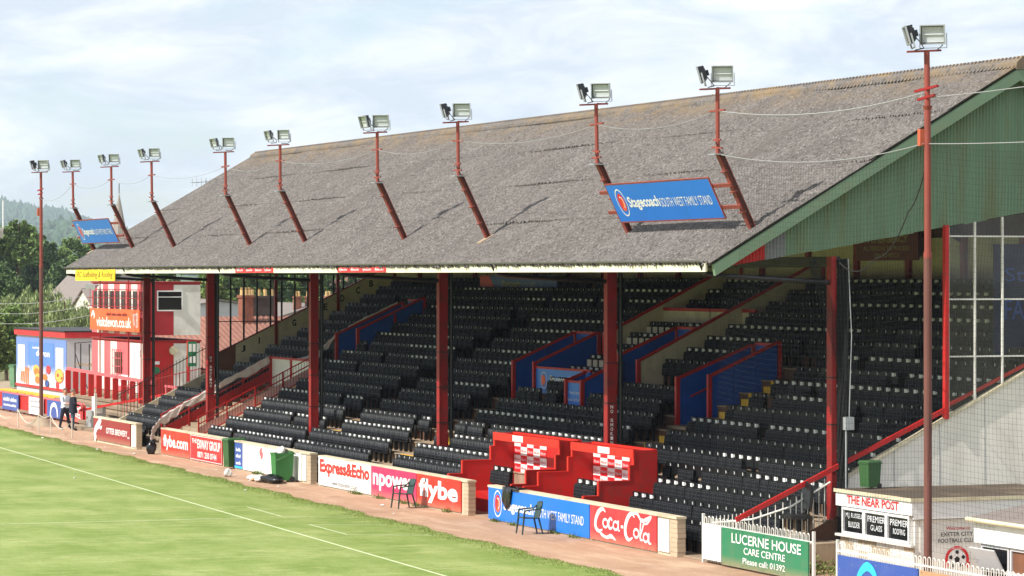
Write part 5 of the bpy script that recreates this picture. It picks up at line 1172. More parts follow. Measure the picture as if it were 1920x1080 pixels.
# garden chairs
def garden_chair(x, y, rot, label):
    T = thing('garden_chair', label, 'chair', (x, y, 0)); M = Matrix.Rotation(R(rot), 3, 'Z'); o = Vector((x, y, 0)); P = lambda a, b, c: o+M@Vector((a, b, c))
    mb = MB(); mb.add([P(-.22,-.24,.42), P(.22,-.24,.42), P(.20,.2,.40), P(-.20,.2,.40), P(-.22,-.24,.445), P(.22,-.24,.445), P(.20,.2,.425), P(-.20,.2,.425)], [(0,3,2,1),(4,5,6,7),(0,1,5,4),(1,2,6,5),(2,3,7,6),(3,0,4,7)]); mb.build('seat', 'chair_green', T)
    for sx in (-1, 1):
        mb = MB(); mb.tube([P(sx*.27,-.27,0), P(sx*.24,-.22,.42), P(sx*.26,-.2,.62)], [.022, .03, .025], 6); mb.build('leg', 'chair_green', T)
        mb = MB(); mb.tube([P(sx*.25,.30,0), P(sx*.21,.2,.42)], [.02, .03], 6); mb.build('leg', 'chair_green', T)
        mb = MB(); mb.tube([P(sx*.26,-.22,.62), P(sx*.28,-.05,.645), P(sx*.25,.2,.66), P(sx*.2,.28,.74)], .022, 6); mb.build('armrest', 'chair_green', T)
    mb = MB(); V = []; F = []
    for i in range(9):
        t = i/8; a = R(-78+156*t)
        for (z, k) in ((.42, .0), (.62, .05), (.80, .10)):
            zz = z+(.06*math.cos(a) if z > .7 else 0); V.append(P(.24*math.sin(a), .20+k+.05*math.cos(a), zz)); V.append(P(.225*math.sin(a), .19+k+.035*math.cos(a), zz))
    for i in range(8):
        for r in (0, 2): F += [(i*6+r, (i+1)*6+r, (i+1)*6+r+2, i*6+r+2), (i*6+r+1, i*6+r+3, (i+1)*6+r+3, (i+1)*6+r+1)]
        F.append((i*6+4, (i+1)*6+4, (i+1)*6+5, i*6+5))
    mb.add(V, F); mb.build('backrest', 'chair_green', T, smooth=True); return T
garden_chair(-88.4, 31.05, 4, 'dark green plastic garden chair in front of the magenta board')
garden_chair(-78.4, 31.05, -4, 'dark green plastic garden chair in front of the bright blue board')
# office chair by the white rails
T = thing('office_chair', 'black swivel office chair with high back left beside the white railings', 'chair', (-66.8, 33.25, .6)); o = Vector((-66.9, 33.2, .36))
mb = MB(); pr = [(-.24, .0), (-.25, .35), (-.18, .58), (.0, .64), (.18, .58), (.25, .35), (.24, .0)]
V = [];
for yy, sc in ((0, 1), (.09, .9)): V += [(o.x+p[0]*sc*.5+p[0]*.5, o.y+.18+yy+.12*p[1], o.z+1.02+p[1]*sc) for p in pr]
mb.add(V, [list(range(7)), list(range(13, 6, -1))]+[(i, (i+1) % 7, 7+(i+1) % 7, 7+i) for i in range(7)]); mb.build('backrest', 'black_plastic', T)
mb = MB(); mb.prism([(o.x-.25, o.y-.28), (o.x+.25, o.y-.28), (o.x+.27, o.y+.1), (o.x+.2, o.y+.24), (o.x-.2, o.y+.24), (o.x-.27, o.y+.1)], 'z', o.z+.80, o.z+.90); mb.build('seat', 'black_plastic', T)
mb = MB(); mb.tube([(o.x, o.y, o.z+.80), (o.x, o.y, o.z+.35)], .03, 8); mb.bar((o.x, o.y+.05, o.z+.82), (o.x, o.y+.27, o.z+1.05), .06, .02); mb.build('stem', 'dark_steel', T)
for k in range(5): a = R(72*k+20); mb = MB(); mb.bar((o.x, o.y, o.z+.36), (o.x+.3*math.cos(a), o.y+.3*math.sin(a), o.z+.29), .045, .03); mb.tube([(o.x+.3*math.cos(a), o.y+.3*math.sin(a)-.015, o.z+.285), (o.x+.3*math.cos(a), o.y+.3*math.sin(a)+.015, o.z+.285)], .03, 8); mb.build('foot', 'black_plastic', T)
# white bar railing up to the gable post and the concrete plinth
T = thing('bar_railing', 'white upright-bar railing climbing to the gable post beside office chair', 'railing', (-68, 32.6, 0))
pth = [(-69.2, 32.1, .92), (-67.5, 32.35, 1.12), (-67.05, 33.1, 1.42), (-66.98, 34.1, 1.98)]
mb = MB(); mb.tube(pth, .024, 8); mb.build('top_rail', 'white_paint', T)
for (a, b) in zip(pth[:-1], pth[1:]):
    a, b = Vector(a), Vector(b); n = int((b-a).length/.16)
    for k in range(n):
        p = a.lerp(b, k/n); mb = MB(); mb.tube([(p.x, p.y, p.z-.85), (p.x, p.y, p.z+.16)], .012, 5); mb.build('bar', 'white_paint', T)
mb = MB(); mb.prism([(32.15, -.02), (35.0, -.02), (35.0, .62), (32.95, .6), (32.9, .3), (32.15, .25)], 'x', -69.6, -66.3); pl = mb.build('plinth', 'concrete'); tag(pl, 'low stepped concrete plinth at the foot of the gable post', 'plinth')
mb = MB(); mb.box(-67.3, -66.9, 32.75, 33.1, .13, .62); tag(mb.build('yellow_box', 'yellow_paint'), 'yellow painted step box behind the white railings', 'box')
for k, (x, y) in enumerate(((-66.0, 32.6), (-65.5, 33.0), (-64.9, 33.3), (-64.2, 33.2), (-65.2, 32.4))):
    nl = 260; c = rng.normal(0, 1, (nl, 3))*np.array([.22, .16, .10])+np.array([x, y, .14]); a = rng.normal(0, 1, (nl, 3)); a /= np.linalg.norm(a, axis=1)[:, None]; b = np.cross(a, rng.normal(0, 1, (nl, 3))); b /= np.linalg.norm(b, axis=1)[:, None]
    c[:, 2] = np.abs(c[:, 2]); sz = .035; V = np.stack([c-a*sz-b*sz*.4, c+a*sz-b*sz*.4, c+a*sz+b*sz*.4, c-a*sz+b*sz*.4], 1).reshape(-1, 3)
    tag(fast_mesh('weed', V, np.arange(nl*4).reshape(-1, 4), 'leaf_olive'), 'straggly weed growing on the path below the kiosk', 'weed', 'weeds on the path')['kind'] = 'stuff'

for k in range(14):
    x = random.choice((random.uniform(-98, -86), random.uniform(-83, -71), random.uniform(-107, -100))); nl = 90
    c = rng.normal(0, 1, (nl, 3))*np.array([.16, .05, .04])+np.array([x, 31.66, .03]); a = rng.normal(0, 1, (nl, 3)); a[:, 2] = np.abs(a[:, 2])+.5; a /= np.linalg.norm(a, axis=1)[:, None]; b = np.cross(a, rng.normal(0, 1, (nl, 3))); b /= np.linalg.norm(b, axis=1)[:, None]
    c[:, 2] = np.abs(c[:, 2]); V = np.stack([c-a*.03-b*.008, c+a*.03-b*.008, c+a*.03+b*.008, c-a*.03+b*.008], 1).reshape(-1, 3)
    tag(fast_mesh('weed', V, np.arange(nl*4).reshape(-1, 4), 'leaf_olive'), 'dry weed tuft growing at the foot of the board wall', 'weed', 'weeds at the foot of the boards')['kind'] = 'stuff'
# ================================================================ FAR END: terrace, cabins, food kiosk
T = thing('standing_terrace', 'open standing terrace of worn timber-edged steps beyond the far post', 'terrace', (-137, 35.5, 0))
for k in range(7):
    mb = MB(); y0 = 33.6+k*.5; mb.box(-141 if k < 3 else -152, -130.3, y0, 42 if k == 6 else y0+.5, -.1, .12+k*.2); s_ = mb.build('step', 'concrete', T)
    mb = MB(); mb.box((-141 if k < 3 else -152)+.01, -130.31, y0-.05, y0-.002, .0+k*.2, .13+k*.2); mb.build('edge_board', 'grey_timber', s_)
mb = MB(); mb.box(-190, -152.1, 36.5, 48, -.1, .45); mb.build('upper_ground', 'concrete', T)
mb = MB(); mb.box(-174, -157, 37.6, 38.2, .45, .60); mb.build('kerb', 'yellow_paint', T)
TZ = 1.32
T = thing('timber_balustrade', 'red balustrade of flat uprights along the top of the open terrace', 'railing', (-146, 36.4, 0))
pa, pb = Vector((-152.5, 36.3, 2.3)), Vector((-136.6, 36.3, 2.1))
mb = MB(); mb.bar(pa, pb, .08, .14); mb.build('top_rail', 'pink_paint', T)
for k in range(11): p = pa.lerp(pb, (k+.1)/10.3); mb = MB(); mb.box(p.x-.05, p.x+.05, p.y-.13, p.y+.13, .6, p.z-.072); mb.build('upright', 'red_paint', T)
T = thing('stair_handrail', 'sloping red handrail with thin bars beside the open terrace steps', 'railing', (-132, 35, 0))
mb = MB(); mb.bar((-138.5, 33.5, .85), (-131.0, 36.6, 2.0), .06, .10); mb.build('rail', 'red_paint', T)
mb = MB(); mb.bar((-135.5, 34.7, 2.0), (-130.6, 36.9, 2.9), .03, .03)
for k in range(22): t = k/21; p = Vector((-135.5, 34.7, 2.0)).lerp(Vector((-130.6, 36.9, 2.9)), t); mb.tube([(p.x, p.y, p.z-1.2), (p.x, p.y, p.z+.05)], .012, 5)
mb.build('bars', 'red_steel', T, kind='stuff')
mb = MB(); mb.bar((-136.6, 36.9, 1.95), (-131, 36.9, 1.95), .06, .1); 
for k in range(6): mb.box(-136.5+k*1.05, -136.38+k*1.05, 36.87, 36.93, 1.2, 1.9)
mb.build('lower_rail', 'pink_paint', T)
T = thing('white_post', 'short white post with a paper notice at the end of the maroon board wall', 'post', (-134.5, 33.3, 0)); mb = MB(); mb.box(-134.55, -134.45, 33.2, 33.3, 0, 1.75); mb.build('post', 'white_paint', T); mb = MB(); mb.box(-135.0, -134.56, 33.21, 33.23, 1.0, 1.6); mb.build('notice', 'white_clean', T)
# two-storey striped cabin
T = thing('striped_cabin', 'two stacked red and white striped cabins with scaffold and orange web-address board', 'cabin', (-148, 39, 1.4))
cx0, cx1, cy0, cy1 = -152.8, -143.0, 37.6, 40.3
for st, (z0, z1) in enumerate(((1.32, 3.78), (4.06, 6.48))):
    mb = MB(); mb.box(cx0+.03, cx1-.03, cy0+.03, cy1, z0, z1-.02); mb.build('cabin_core', 'cabin_red', T)
    n = 9 if st else 8; w = (cx1-cx0)/n
    for k in range(n):
        white = (k % 2 == 1) if st else k in (1, 3, 4, 6) and k != 4 or k == 7
        if st:
            for za, zb in ((z0, 5.15), (6.08, z1-.08)): mb = MB(); mb.box(cx0+k*w+.004, cx0+(k+1)*w-.004, cy0-.01, cy0+.028, za, zb); mb.build('stripe_panel', 'white_paint' if white else 'pink_paint', T)
            if k % 2 == 0: mb = MB(); mb.box(cx0+k*w+.004, cx0+k*w+.30, cy0-.01, cy0+.028, 5.152, 6.078); mb.build('stripe_panel', 'pink_paint', T)
            else: mb = MB(); mb.box(cx0+k*w+.004, cx0+k*w+.24, cy0-.01, cy0+.028, 5.152, 6.078); mb.build('stripe_panel', 'white_paint', T)
            mb = MB(); mb.box(cx0+k*w+.31, cx0+(k+1)*w-.01, cy0+.0, cy0+.028, 5.16, 6.07); mb.build('window', 'glass_dark', T)
        else:
            mb = MB(); mb.box(cx0+k*w+.004, cx0+(k+1)*w-.004, cy0-.01, cy0+.028, z0+.05, z1-.10); mb.build('stripe_panel', 'white_paint' if white else 'pink_paint', T)
    mb = MB(); mb.box(cx0-.05, cx1+.05, cy0-.06, cy1+.05, z1-.018, z1+.05); mb.build('cabin_roof', 'red_steel', T)
    # side looking along the stand: red part then white part
    mb = MB(); mb.box(cx1-.028, cx1, cy0+.02, 39.02, z0, z1-.03); mb.build('side_panel', 'cabin_red' if st else 'red_paint', T)
    mb = MB(); mb.box(cx1-.028, cx1, 39.03, cy1, z0, z1-.1); mb.build('side_panel', 'white_paint', T)
mb = MB()
for a, b, c, d in ((38.23, 39.46, 6.06, 6.12), (38.23, 39.46, 5.17, 5.23), (38.23, 38.29, 5.23, 6.06), (39.40, 39.46, 5.23, 6.06), (38.29, 39.40, 5.80, 5.84)): mb.box(cx1-.01, cx1+.03, a, b, c, d)
wf = mb.build('side_window', 'white_clean', T); mb = MB(); mb.box(cx1-.005, cx1+.012, 38.29, 39.40, 5.23, 6.06); mb.build('window_pane', 'glass_dark', wf)
mb = MB(); mb.box(cx1-.01, cx1+.02, 37.85, 38.55, 1.35, 3.5); dr = mb.build('door', 'red_paint', T); mb = MB(); mb.box(cx1+.021, cx1+.03, 38.0, 38.35, 2.72, 2.86); mb.build('door_plate', 'white_clean', dr); mb = MB(); mb.disc((cx1+.03, 38.2, 2.45), .16, 'x', 16); mb.build('round_sign', 'sign_green', dr)
mb = MB(); mb.disc((cx1+.02, 39.0, 3.35), .2, 'x', 16); mb.tube([(cx1, 39, 3.35), (cx1+.15, 39, 3.35)], .19, 16); mb.build('speaker', 'cream_board', T)
mb = MB(); mb.box(cx0+4.6, cx0+5.9, cy0-.03, cy0-.012, 2.2, 3.2); wn = mb.build('lower_window', 'glass_dark', T)
mb = MB()
for k in range(5): mb.tube([(cx0+4.45+k*.38, cy0-.12, 2.1), (cx0+4.45+k*.38, cy0-.12, 3.35)], .018, 5)
for k in range(4): mb.tube([(cx0+4.4, cy0-.12, 2.15+k*.38), (cx0+6.05, cy0-.12, 2.15+k*.38)], .018, 5)
mb.build('window_grille', 'pink_paint', wn)
mb = MB(); mb.box(cx0+5.3, cx0+7.4, cy0-.03, cy0-.012, 1.62, 2.15); mb.build('notice', 'white_clean', T); small_print(T, cx0+5.45, cx0+7.0, 1.78, 1.98, 'ink_grey', y=cy0-.035)
mb = MB(); mb.disc((cx1-.5, cy0-.016, 3.2), .14, 'y', 14, .09); mb.build('emblem', 'ink_black', T)
# orange board and scaffold
mb = MB(); mb.box(-151.5, -142.2, 37.18, 37.22, 4.22, 5.24); ob = mb.build('orange_board', 'sign_orange', T)
text('visitdevon.co.uk', (-150.2, -143.6, 4.38, 4.86), 'y', 37.172, 'white_clean', T, bold=.02); small_print(T, -148.3, -144.3, 4.92, 5.08, 'sign_darkred', y=37.172, words=4); text('VISIT', (-143.3, -142.8, 4.5, 5.05), 'y', 37.172, 'white_clean', T); text('DEVON', (-142.75, -142.4, 4.4, 5.1), 'y', 37.172, 'white_clean', T)
mb = MB(); stroke([(-151.2, 4.85), (-150.9, 5.05), (-150.6, 4.9), (-150.75, 4.75)], [.12, .2, .16, .06], 'white_clean', T, 'logo', y=37.17)
mb = MB()
for xx in (-150.0, -144.6, -142.3): mb.tube([(xx, 37.3, 1.0), (xx, 37.3, 6.7)], .03, 6)
for zz in (5.35, 5.75, 6.15): mb.tube([(-152.5, 37.3, zz), (-142.2, 37.3, zz)], .022, 6)
for k in range(18): xx = -152+k*.55; mb.tube([(xx, 37.3, 5.3), (xx, 37.3, 6.15)], .012, 5)
mb.build('scaffold', 'red_steel', T)
for xx in (-151.2, -150.2): mb = MB(); mb.tube([(xx, 37.25, 6.35), (xx+.35, 36.9, 6.25)], [.05, .15], 10); mb.build('horn_speaker', 'galv', T)
sg = thing('green_sign', 'small green and white safety sign on a red post', 'sign', (-138.6, 38.5, 1.3)); mb = MB(); mb.box(-138.66, -138.54, 38.44, 38.56, 1.2, 3.9); mb.build('post', 'red_paint', sg); mb = MB(); mb.box(-138.52, -138.48, 38.45, 38.85, 2.75, 3.85); pl = mb.build('plate', 'sign_green', sg)
for a, b in ((3.4, 3.75), (2.9, 3.2)): 
    for c in (38.49, 38.67): mb = MB(); mb.box(-138.479, -138.47, c, c+.13, a, b); mb.build('symbol', 'white_clean', pl)
nb_ = thing('turnstile_hut', 'low grey hut with red sign and block letters behind railings', 'hut', (-136, 39.5, 1.3)); mb = MB(); mb.box(-138, -134, 39.4, 41, 1.3, 2.55); mb.build('wall', 'grey_wall', nb_); mb = MB(); mb.box(-133.99, -133.96, 39.5, 40.9, 2.2, 2.5); mb.build('red_sign', 'sign_darkred', nb_)
text('M', (39.5, 39.75, 1.6, 1.9), 'x', -133.98, 'ink_black', nb_, bold=.05); text('L', (40.2, 40.45, 1.6, 1.9), 'x', -133.98, 'ink_black', nb_, bold=.05); mb = MB(); mb.box(-138.1, -133.9, 39.3, 41.1, 2.552, 2.62); mb.build('roof', 'cream_board', nb_)
# metal stair
T = thing('steel_stair', 'dark steel stair with landing climbing to the striped cabin', 'stair', (-156, 38, .5))
for k in range(9): mb = MB(); mb.box(-156.3+k*.28, -156.05+k*.28, 38.2, 39.1, .65+k*.22, .69+k*.22); mb.build('stair_tread', 'dark_steel', T)
mb = MB(); mb.bar((-156.4, 38.2, .5), (-153.8, 38.2, 2.6), .05, .2); mb.bar((-156.4, 39.1, .5), (-153.8, 39.1, 2.6), .05, .2); mb.build('stringer', 'dark_steel', T)
mb = MB(); mb.box(-158.6, -153.2, 38.15, 39.2, 2.30, 2.38); mb.build('landing', 'grey_timber', T)
mb = MB()
for xx in (-158.6, -157.4, -155.6, -153.3): mb.tube([(xx, 38.15, .5), (xx, 38.15, 3.4)], .03, 6)
mb.tube([(-158.6, 38.15, 3.4), (-153.3, 38.15, 3.6)], .025, 6); mb.tube([(-158.6, 38.15, 2.9), (-156.0, 38.15, 1.2)], .025, 6); mb.build('frame', 'dark_steel', T)
# food kiosk
T = thing('food_kiosk', 'food kiosk faced in a blue poster with pictures of snacks', 'kiosk', (-170, 40, .5))
fx0, fx1, fy = -176.0, -164.1, 39.0
mb = MB(); mb.box(fx0, fx1, fy+.03, fy+4.5, .45, 3.55); mb.build('body', 'grey_wall', T)
mb = MB(); mb.box(fx0, fx1, fy, fy+.028, .85, 3.42); ps = mb.build('poster', 'poster_sky', T)
mb = MB(); mb.box(fx0-.1, fx1+.1, fy-.1, fy+4.6, 3.55, 3.85); mb.build('roof_band', 'sign_red', T); mb = MB(); mb.box(fx0-.15, fx1+.15, fy-.15, fy+4.7, 3.852, 3.92); mb.build('roof', 'dark_steel', T)
mb = MB(); mb.box(fx0, fx1, fy-.05, fy+.0, .72, .848); mb.build('skirting', 'sign_red', T)
mb = MB(); mb.box(fx0+3.0, fx1-2.8, fy-.014, fy-.002, 1.95, 3.2); mb.build('hatch', 'poster_blue', ps); small_print(T, fx0+4.0, fx0+6.2, 2.84, 2.97, 'white_clean', y=fy-.02, words=1); text('devon', (fx0+5.0, fx0+8.2, 2.45, 2.8), 'y', fy-.02, 'white_clean', T, bold=.03)
for xa in (fx0+.5, fx1-2.3): mb = MB(); mb.box(xa, xa+1.7, fy-.018, fy-.008, 1.55, 3.0); mb.build('menu', 'white_clean', ps)
for k in range(5):                                    # chips, rolls, pizza and lolly pictures printed low on the poster
    mb = MB(); mb.obox((-174.6+k*.42, fy-.012-.0004*k, 1.42-.03*k), (.28, .004, .95), Matrix.Rotation(R(28-4*k), 3, 'Y')); mb.build('snack_picture', 'food_brown', ps)
for k, (xa, za, rr, mm, rx) in enumerate(((-171.0, 1.72, .26, 'food_yellow', 3.0), (-170.9, 1.58, .22, 'food_brown', 3.2), (-170.6, 1.32, .2, 'food_yellow', 3.4), (-170.7, 1.16, .2, 'food_brown', 3.2), (-168.9, 1.36, .18, 'food_brown', 3.2), (-165.6, 1.52, .40, 'food_brown', 2.6), (-165.6, 1.53, .34, 'food_yellow', 2.6), (-168.1, 1.78, .24, 'sign_coke', 2.2), (-168.4, 1.02, .2, 'ink_black', 2.6), (-168.4, 1.02, .15, 'sign_navy', 2.6), (-166, 1.02, .2, 'sign_coke', 2.0), (-165.9, 1.55, .1, 'sign_red', 2.0), (-165.0, 1.42, .08, 'sign_red', 2.0))):
    mb = MB(); mb.disc((xa, fy-.016-k*.001, za), rr, 'y', 14, rx=rx); mb.build('snack_picture', mm, ps)
mb = MB(); mb.box(fx1+.002, fx1+.03, fy+1.2, fy+2.2, .6, 3.0); mb.build('side_door', 'off_white_sheet', T)
# rope along the track with white stakes
T = thing('rope_fence', 'pale rope slung between thin stakes in front of the fence', 'rope', (-140, 32, 0))
st_ = [(-152, 31.6), (-146.5, 31.4), (-141.6, 31.45), (-136.4, 31.2), (-135.4, 31.5), (-131.5, 31.5)]
for x, y in st_: mb = MB(); mb.tube([(x, y, 0), (x, y, .85)], .022, 6); mb.build('stake', 'rope_pale', T)
mb = MB(); P = []
for (a, b) in zip(st_[:-1], st_[1:]):
    for k in range(8): t = k/8; P.append((a[0]+(b[0]-a[0])*t, a[1]+(b[1]-a[1])*t, .8-.55*4*t*(1-t)*(.9 if abs(a[0]-b[0]) > 2 else .2)))
mb.tube(P, .016, 5); mb.build('rope', 'rope_pale', T)
# cabinet the men lean on
T = thing('grey_cabinet', 'grey cabinet with white papers stuck on it beside the men', 'cabinet', (-138.2, 34.2, 0)); mb = MB(); mb.box(-139.3, -137.7, 34.0, 34.5, 0, 1.05); mb.build('body', 'galv', T); mb = MB(); mb.box(-139.4, -137.6, 33.95, 34.55, 1.052, 1.12); mb.build('top', 'grey_timber', T)
for a, b in ((.75, 1.0), (.4, .6), (.15, .33)): mb = MB(); mb.box(-137.699, -137.69, 34.08, 34.35, a, b); mb.build('paper', 'white_clean', T)

# ================================================================ PEOPLE
def person(loc, rot, label, top_m, leg_m, pose, jacket=False):
    bm_v = []; ed = []; rad = []
    def v(p, r): bm_v.append(p); rad.append(r); return len(bm_v)-1
    def chain(prev, pts):
        for p, r in pts: i = v(p, r); ed.append((prev, i)); prev = i
        return prev
    pel = v((0, 0, .95), .15)
    ch = chain(pel, [((0, -.01, 1.10), .14), ((0, -.01, 1.28), .165), ((0, .01, 1.43), .12)])
    sh = ch; nk = chain(sh, [((0, .0, 1.52), .055), ((0, -.015, 1.60), .085), ((0, -.02, 1.70), .095), ((0, -.005, 1.77), .06)])
    for s, arm in ((-1, pose['l']), (1, pose['r'])):
        hp = chain(pel, [((s*.10, 0, .88), .10)])
        lg = pose['legs'][0 if s < 0 else 1]; chain(hp, [((s*.11+lg[0]*.5, lg[1]*.5, .50), .068), ((s*.11+lg[0], lg[1], .10), .045), ((s*.11+lg[0], lg[1]-.10, .045), .045), ((s*.11+lg[0], lg[1]-.18, .035), .035)])
        e, h = arm; j = chain(sh, [((s*.20, .01, 1.42), .065), (e, .05), (h, .034)])
        e, h = Vector(e), Vector(h); d = (h-e).normalized(); sd = d.cross(Vector((0, 0, 1))); sd.normalize() if sd.length > .01 else None
        pm = h+d*.05; k0 = chain(j, [(tuple(pm), .030)])
        for q, (off, L) in enumerate(((-.03, .07), (-.01, .085), (.012, .08), (.03, .06))):
            k1 = pm+sd*off+d*.04; chain(k0, [(tuple(k1), .010), (tuple(k1+d*L*.5), .009), (tuple(k1+d*L*.8+Vector((0, 0, -.02))), .008)])
        chain(k0, [(tuple(pm-sd*.04+d*.0), .011), (tuple(pm-sd*.065+d*.03), .009)])
    me = bpy.data.meshes.new('person'); me.from_pydata(bm_v, ed, []); o = bpy.data.objects.new('person', me); C.objects.link(o)
    sk = o.modifiers.new('skin', 'SKIN'); lay = me.skin_vertices[0].data if me.skin_vertices else None
    if lay is None:
        bm = bmesh.new(); bm.from_mesh(me); bm.verts.layers.skin.verify(); bm.to_mesh(me); bm.free(); lay = me.skin_vertices[0].data
    for i, r in enumerate(rad): lay[i].radius = (r*(1.15 if i in (1, 2) else 1), r); lay[i].use_root = (i == 0)
    ss = o.modifiers.new('sub', 'SUBSURF'); ss.levels = 2; ss.render_levels = 2
    dg = bpy.context.evaluated_depsgraph_get(); dg.update(); m2 = bpy.data.meshes.new_from_object(o.evaluated_get(dg)); bpy.data.objects.remove(o)
    for q in ('skin', top_m, leg_m, 'shoe'): m2.materials.append(MATS[q])
    hd = [Vector(pose['l'][1]), Vector(pose['r'][1])]; el = [Vector(pose['l'][0]), Vector(pose['r'][0])]
    for p in m2.polygons:
        c = p.center; mi = 1
        if c.z > 1.49 and abs(c.x) < .14: mi = 0
        elif min((c-h).length for h in hd) < (.05 if jacket else .17) or any((c-h).dot((h-e).normalized()) > 0 and (c-h).length < .25 for h, e in zip(hd, el)): mi = 0
        elif c.z < .09: mi = 3
        elif c.z < (.80 if jacket else .98) and abs(c.x) < .3 and min((c-h).length for h in hd) > .18: mi = 2
        p.material_index = mi
    m2.polygons.foreach_set('use_smooth', [True]*len(m2.polygons))
    o = bpy.data.objects.new('person', m2); C.objects.link(o); o.location = loc; o.rotation_euler = (0, 0, R(rot)); o.scale = (1.16, 1.16, 1.0); tag(o, label, 'person')
    ORG[o.name] = Vector((0, 0, 0))
    def kid(mb, nm, m): k = mb.build(nm, m, smooth=True); k.parent = o; return k
    mb = MB(); V = []; F = []                       # hair cap
    for i in range(6):
        th = R(8+i*16)
        for k in range(14): a = 2*math.pi*k/14; back = .5-.5*math.sin(a); V.append((.092*math.sin(th)*math.cos(a), .004+.105*math.sin(th)*math.sin(a)+.01, 1.715+.118*math.cos(th*(1.0 if math.sin(a) > -.3 else .72))))
    for i in range(5):
        for k in range(14): F.append((i*14+k, i*14+(k+1) % 14, (i+1)*14+(k+1) % 14, (i+1)*14+k))
    mb.add(V, F+[list(range(14))]); kid(mb, 'hair', 'hair_grey')
    mb = MB(); mb.add([(-.014, -.10, 1.66), (.014, -.10, 1.66), (0, -.135, 1.655), (0, -.102, 1.71)], [(0,1,2), (0,2,3), (1,3,2)]); kid(mb, 'nose', 'skin')
    for s in (-1, 1): mb = MB(); mb.tube([(s*.035, -.10, 1.695), (s*.035, -.108, 1.695)], .011, 8); kid(mb, 'eye', 'ink_black'); mb = MB(); mb.tube([(s*.088, .0, 1.655), (s*.105, .012, 1.69)], [.014, .02], 8); kid(mb, 'ear', 'skin')
    mb = MB(); mb.tube([(-.025, -.098, 1.615), (.025, -.098, 1.615)], .006, 6); kid(mb, 'mouth', 'ink_red')
    if jacket:
        mb = MB(); V = []; F = []; prof = [(1.46, .155, .11), (1.38, .215, .14), (1.2, .205, .145), (1.0, .205, .15), (.85, .225, .165), (.76, .235, .17)]
        for z, rx, ry in prof:
            for k in range(20): a = 2*math.pi*k/20; V.append((rx*math.cos(a), ry*math.sin(a)-.005, z))
        for i in range(5):
            for k in range(20): F.append((i*20+k, i*20+(k+1) % 20, (i+1)*20+(k+1) % 20, (i+1)*20+k))
        mb.add(V, F); kid(mb, 'jacket', top_m); mb = MB(); mb.tube([(.075*math.cos(a), .06*math.sin(a), 1.505) for a in [2*math.pi*k/12 for k in range(13)]], .015, 5); kid(mb, 'collar', 'shirt_white')
    else:
        mb = MB(); V = []; F = []
        for z, rx, ry in ((1.02, .175, .135), (.97, .18, .14), (.94, .178, .138)):
            for k in range(18): a = 2*math.pi*k/18; V.append((rx*math.cos(a), ry*math.sin(a), z))
        for i in range(2):
            for k in range(18): F.append((i*18+k, i*18+(k+1) % 18, (i+1)*18+(k+1) % 18, (i+1)*18+k))
        mb.add(V, F); kid(mb, 'shirt_hem', top_m)
    return o
person((-139.3, 33.05, 0), 128, 'person in white short-sleeved shirt and navy trousers leaning on the cabinet', 'shirt_white', 'trouser_navy',
       {'l': ((-.27, -.10, 1.16), (-.16, -.36, 1.14)), 'r': ((.27, -.08, 1.16), (.12, -.36, 1.10)), 'legs': ((-.05, .12), (.06, -.08))})
person((-138.0, 33.1, 0), 172, 'person in dark navy jacket and blue jeans seen from behind', 'jacket_navy', 'jeans',
       {'l': ((-.29, -.04, 1.17), (-.22, -.28, 1.08)), 'r': ((.29, -.04, 1.17), (.22, -.28, 1.08)), 'legs': ((-.05, .02), (.07, .0))}, jacket=True)
# ================================================================ TREES
def leaves(name, blobs, n, size, m, parent, droop=0.0, seed=1):
    """leaf faces spread through clumps: blobs = [(centre, radii)], uneven, with gaps"""
    r = np.random.default_rng(seed); per = n//len(blobs); cs = []
    for c, rad in blobs:
        k = max(4, per//55); d = r.normal(0, 1, (k, 3)); d /= np.linalg.norm(d, axis=1)[:, None]; cl = np.array(c)+d*np.array(rad)*r.uniform(.55, 1.0, (k, 1))
        idx = r.integers(0, k, per); p = cl[idx]+r.normal(0, 1, (per, 3))*np.array(rad)*.13
        if droop: p[:, 2] -= np.abs(r.normal(0, droop, per))
        cs.append(p)
    p = np.concatenate(cs); q = len(p)
    a = r.normal(0, 1, (q, 3)); a /= np.linalg.norm(a, axis=1)[:, None]
    if droop: a = a*.25+np.array([0, 0, 1.0]); a /= np.linalg.norm(a, axis=1)[:, None]
    b = np.cross(a, r.normal(0, 1, (q, 3))); b /= np.linalg.norm(b, axis=1)[:, None]; s = size*r.uniform(.6, 1.4, (q, 1)); wd = .28 if droop else .6
    V = np.stack([p-a*s, p+b*s*wd, p+a*s, p-b*s*wd], 1).reshape(-1, 3)
    return fast_mesh(name, V, np.arange(q*4).reshape(-1, 4), m, parent)
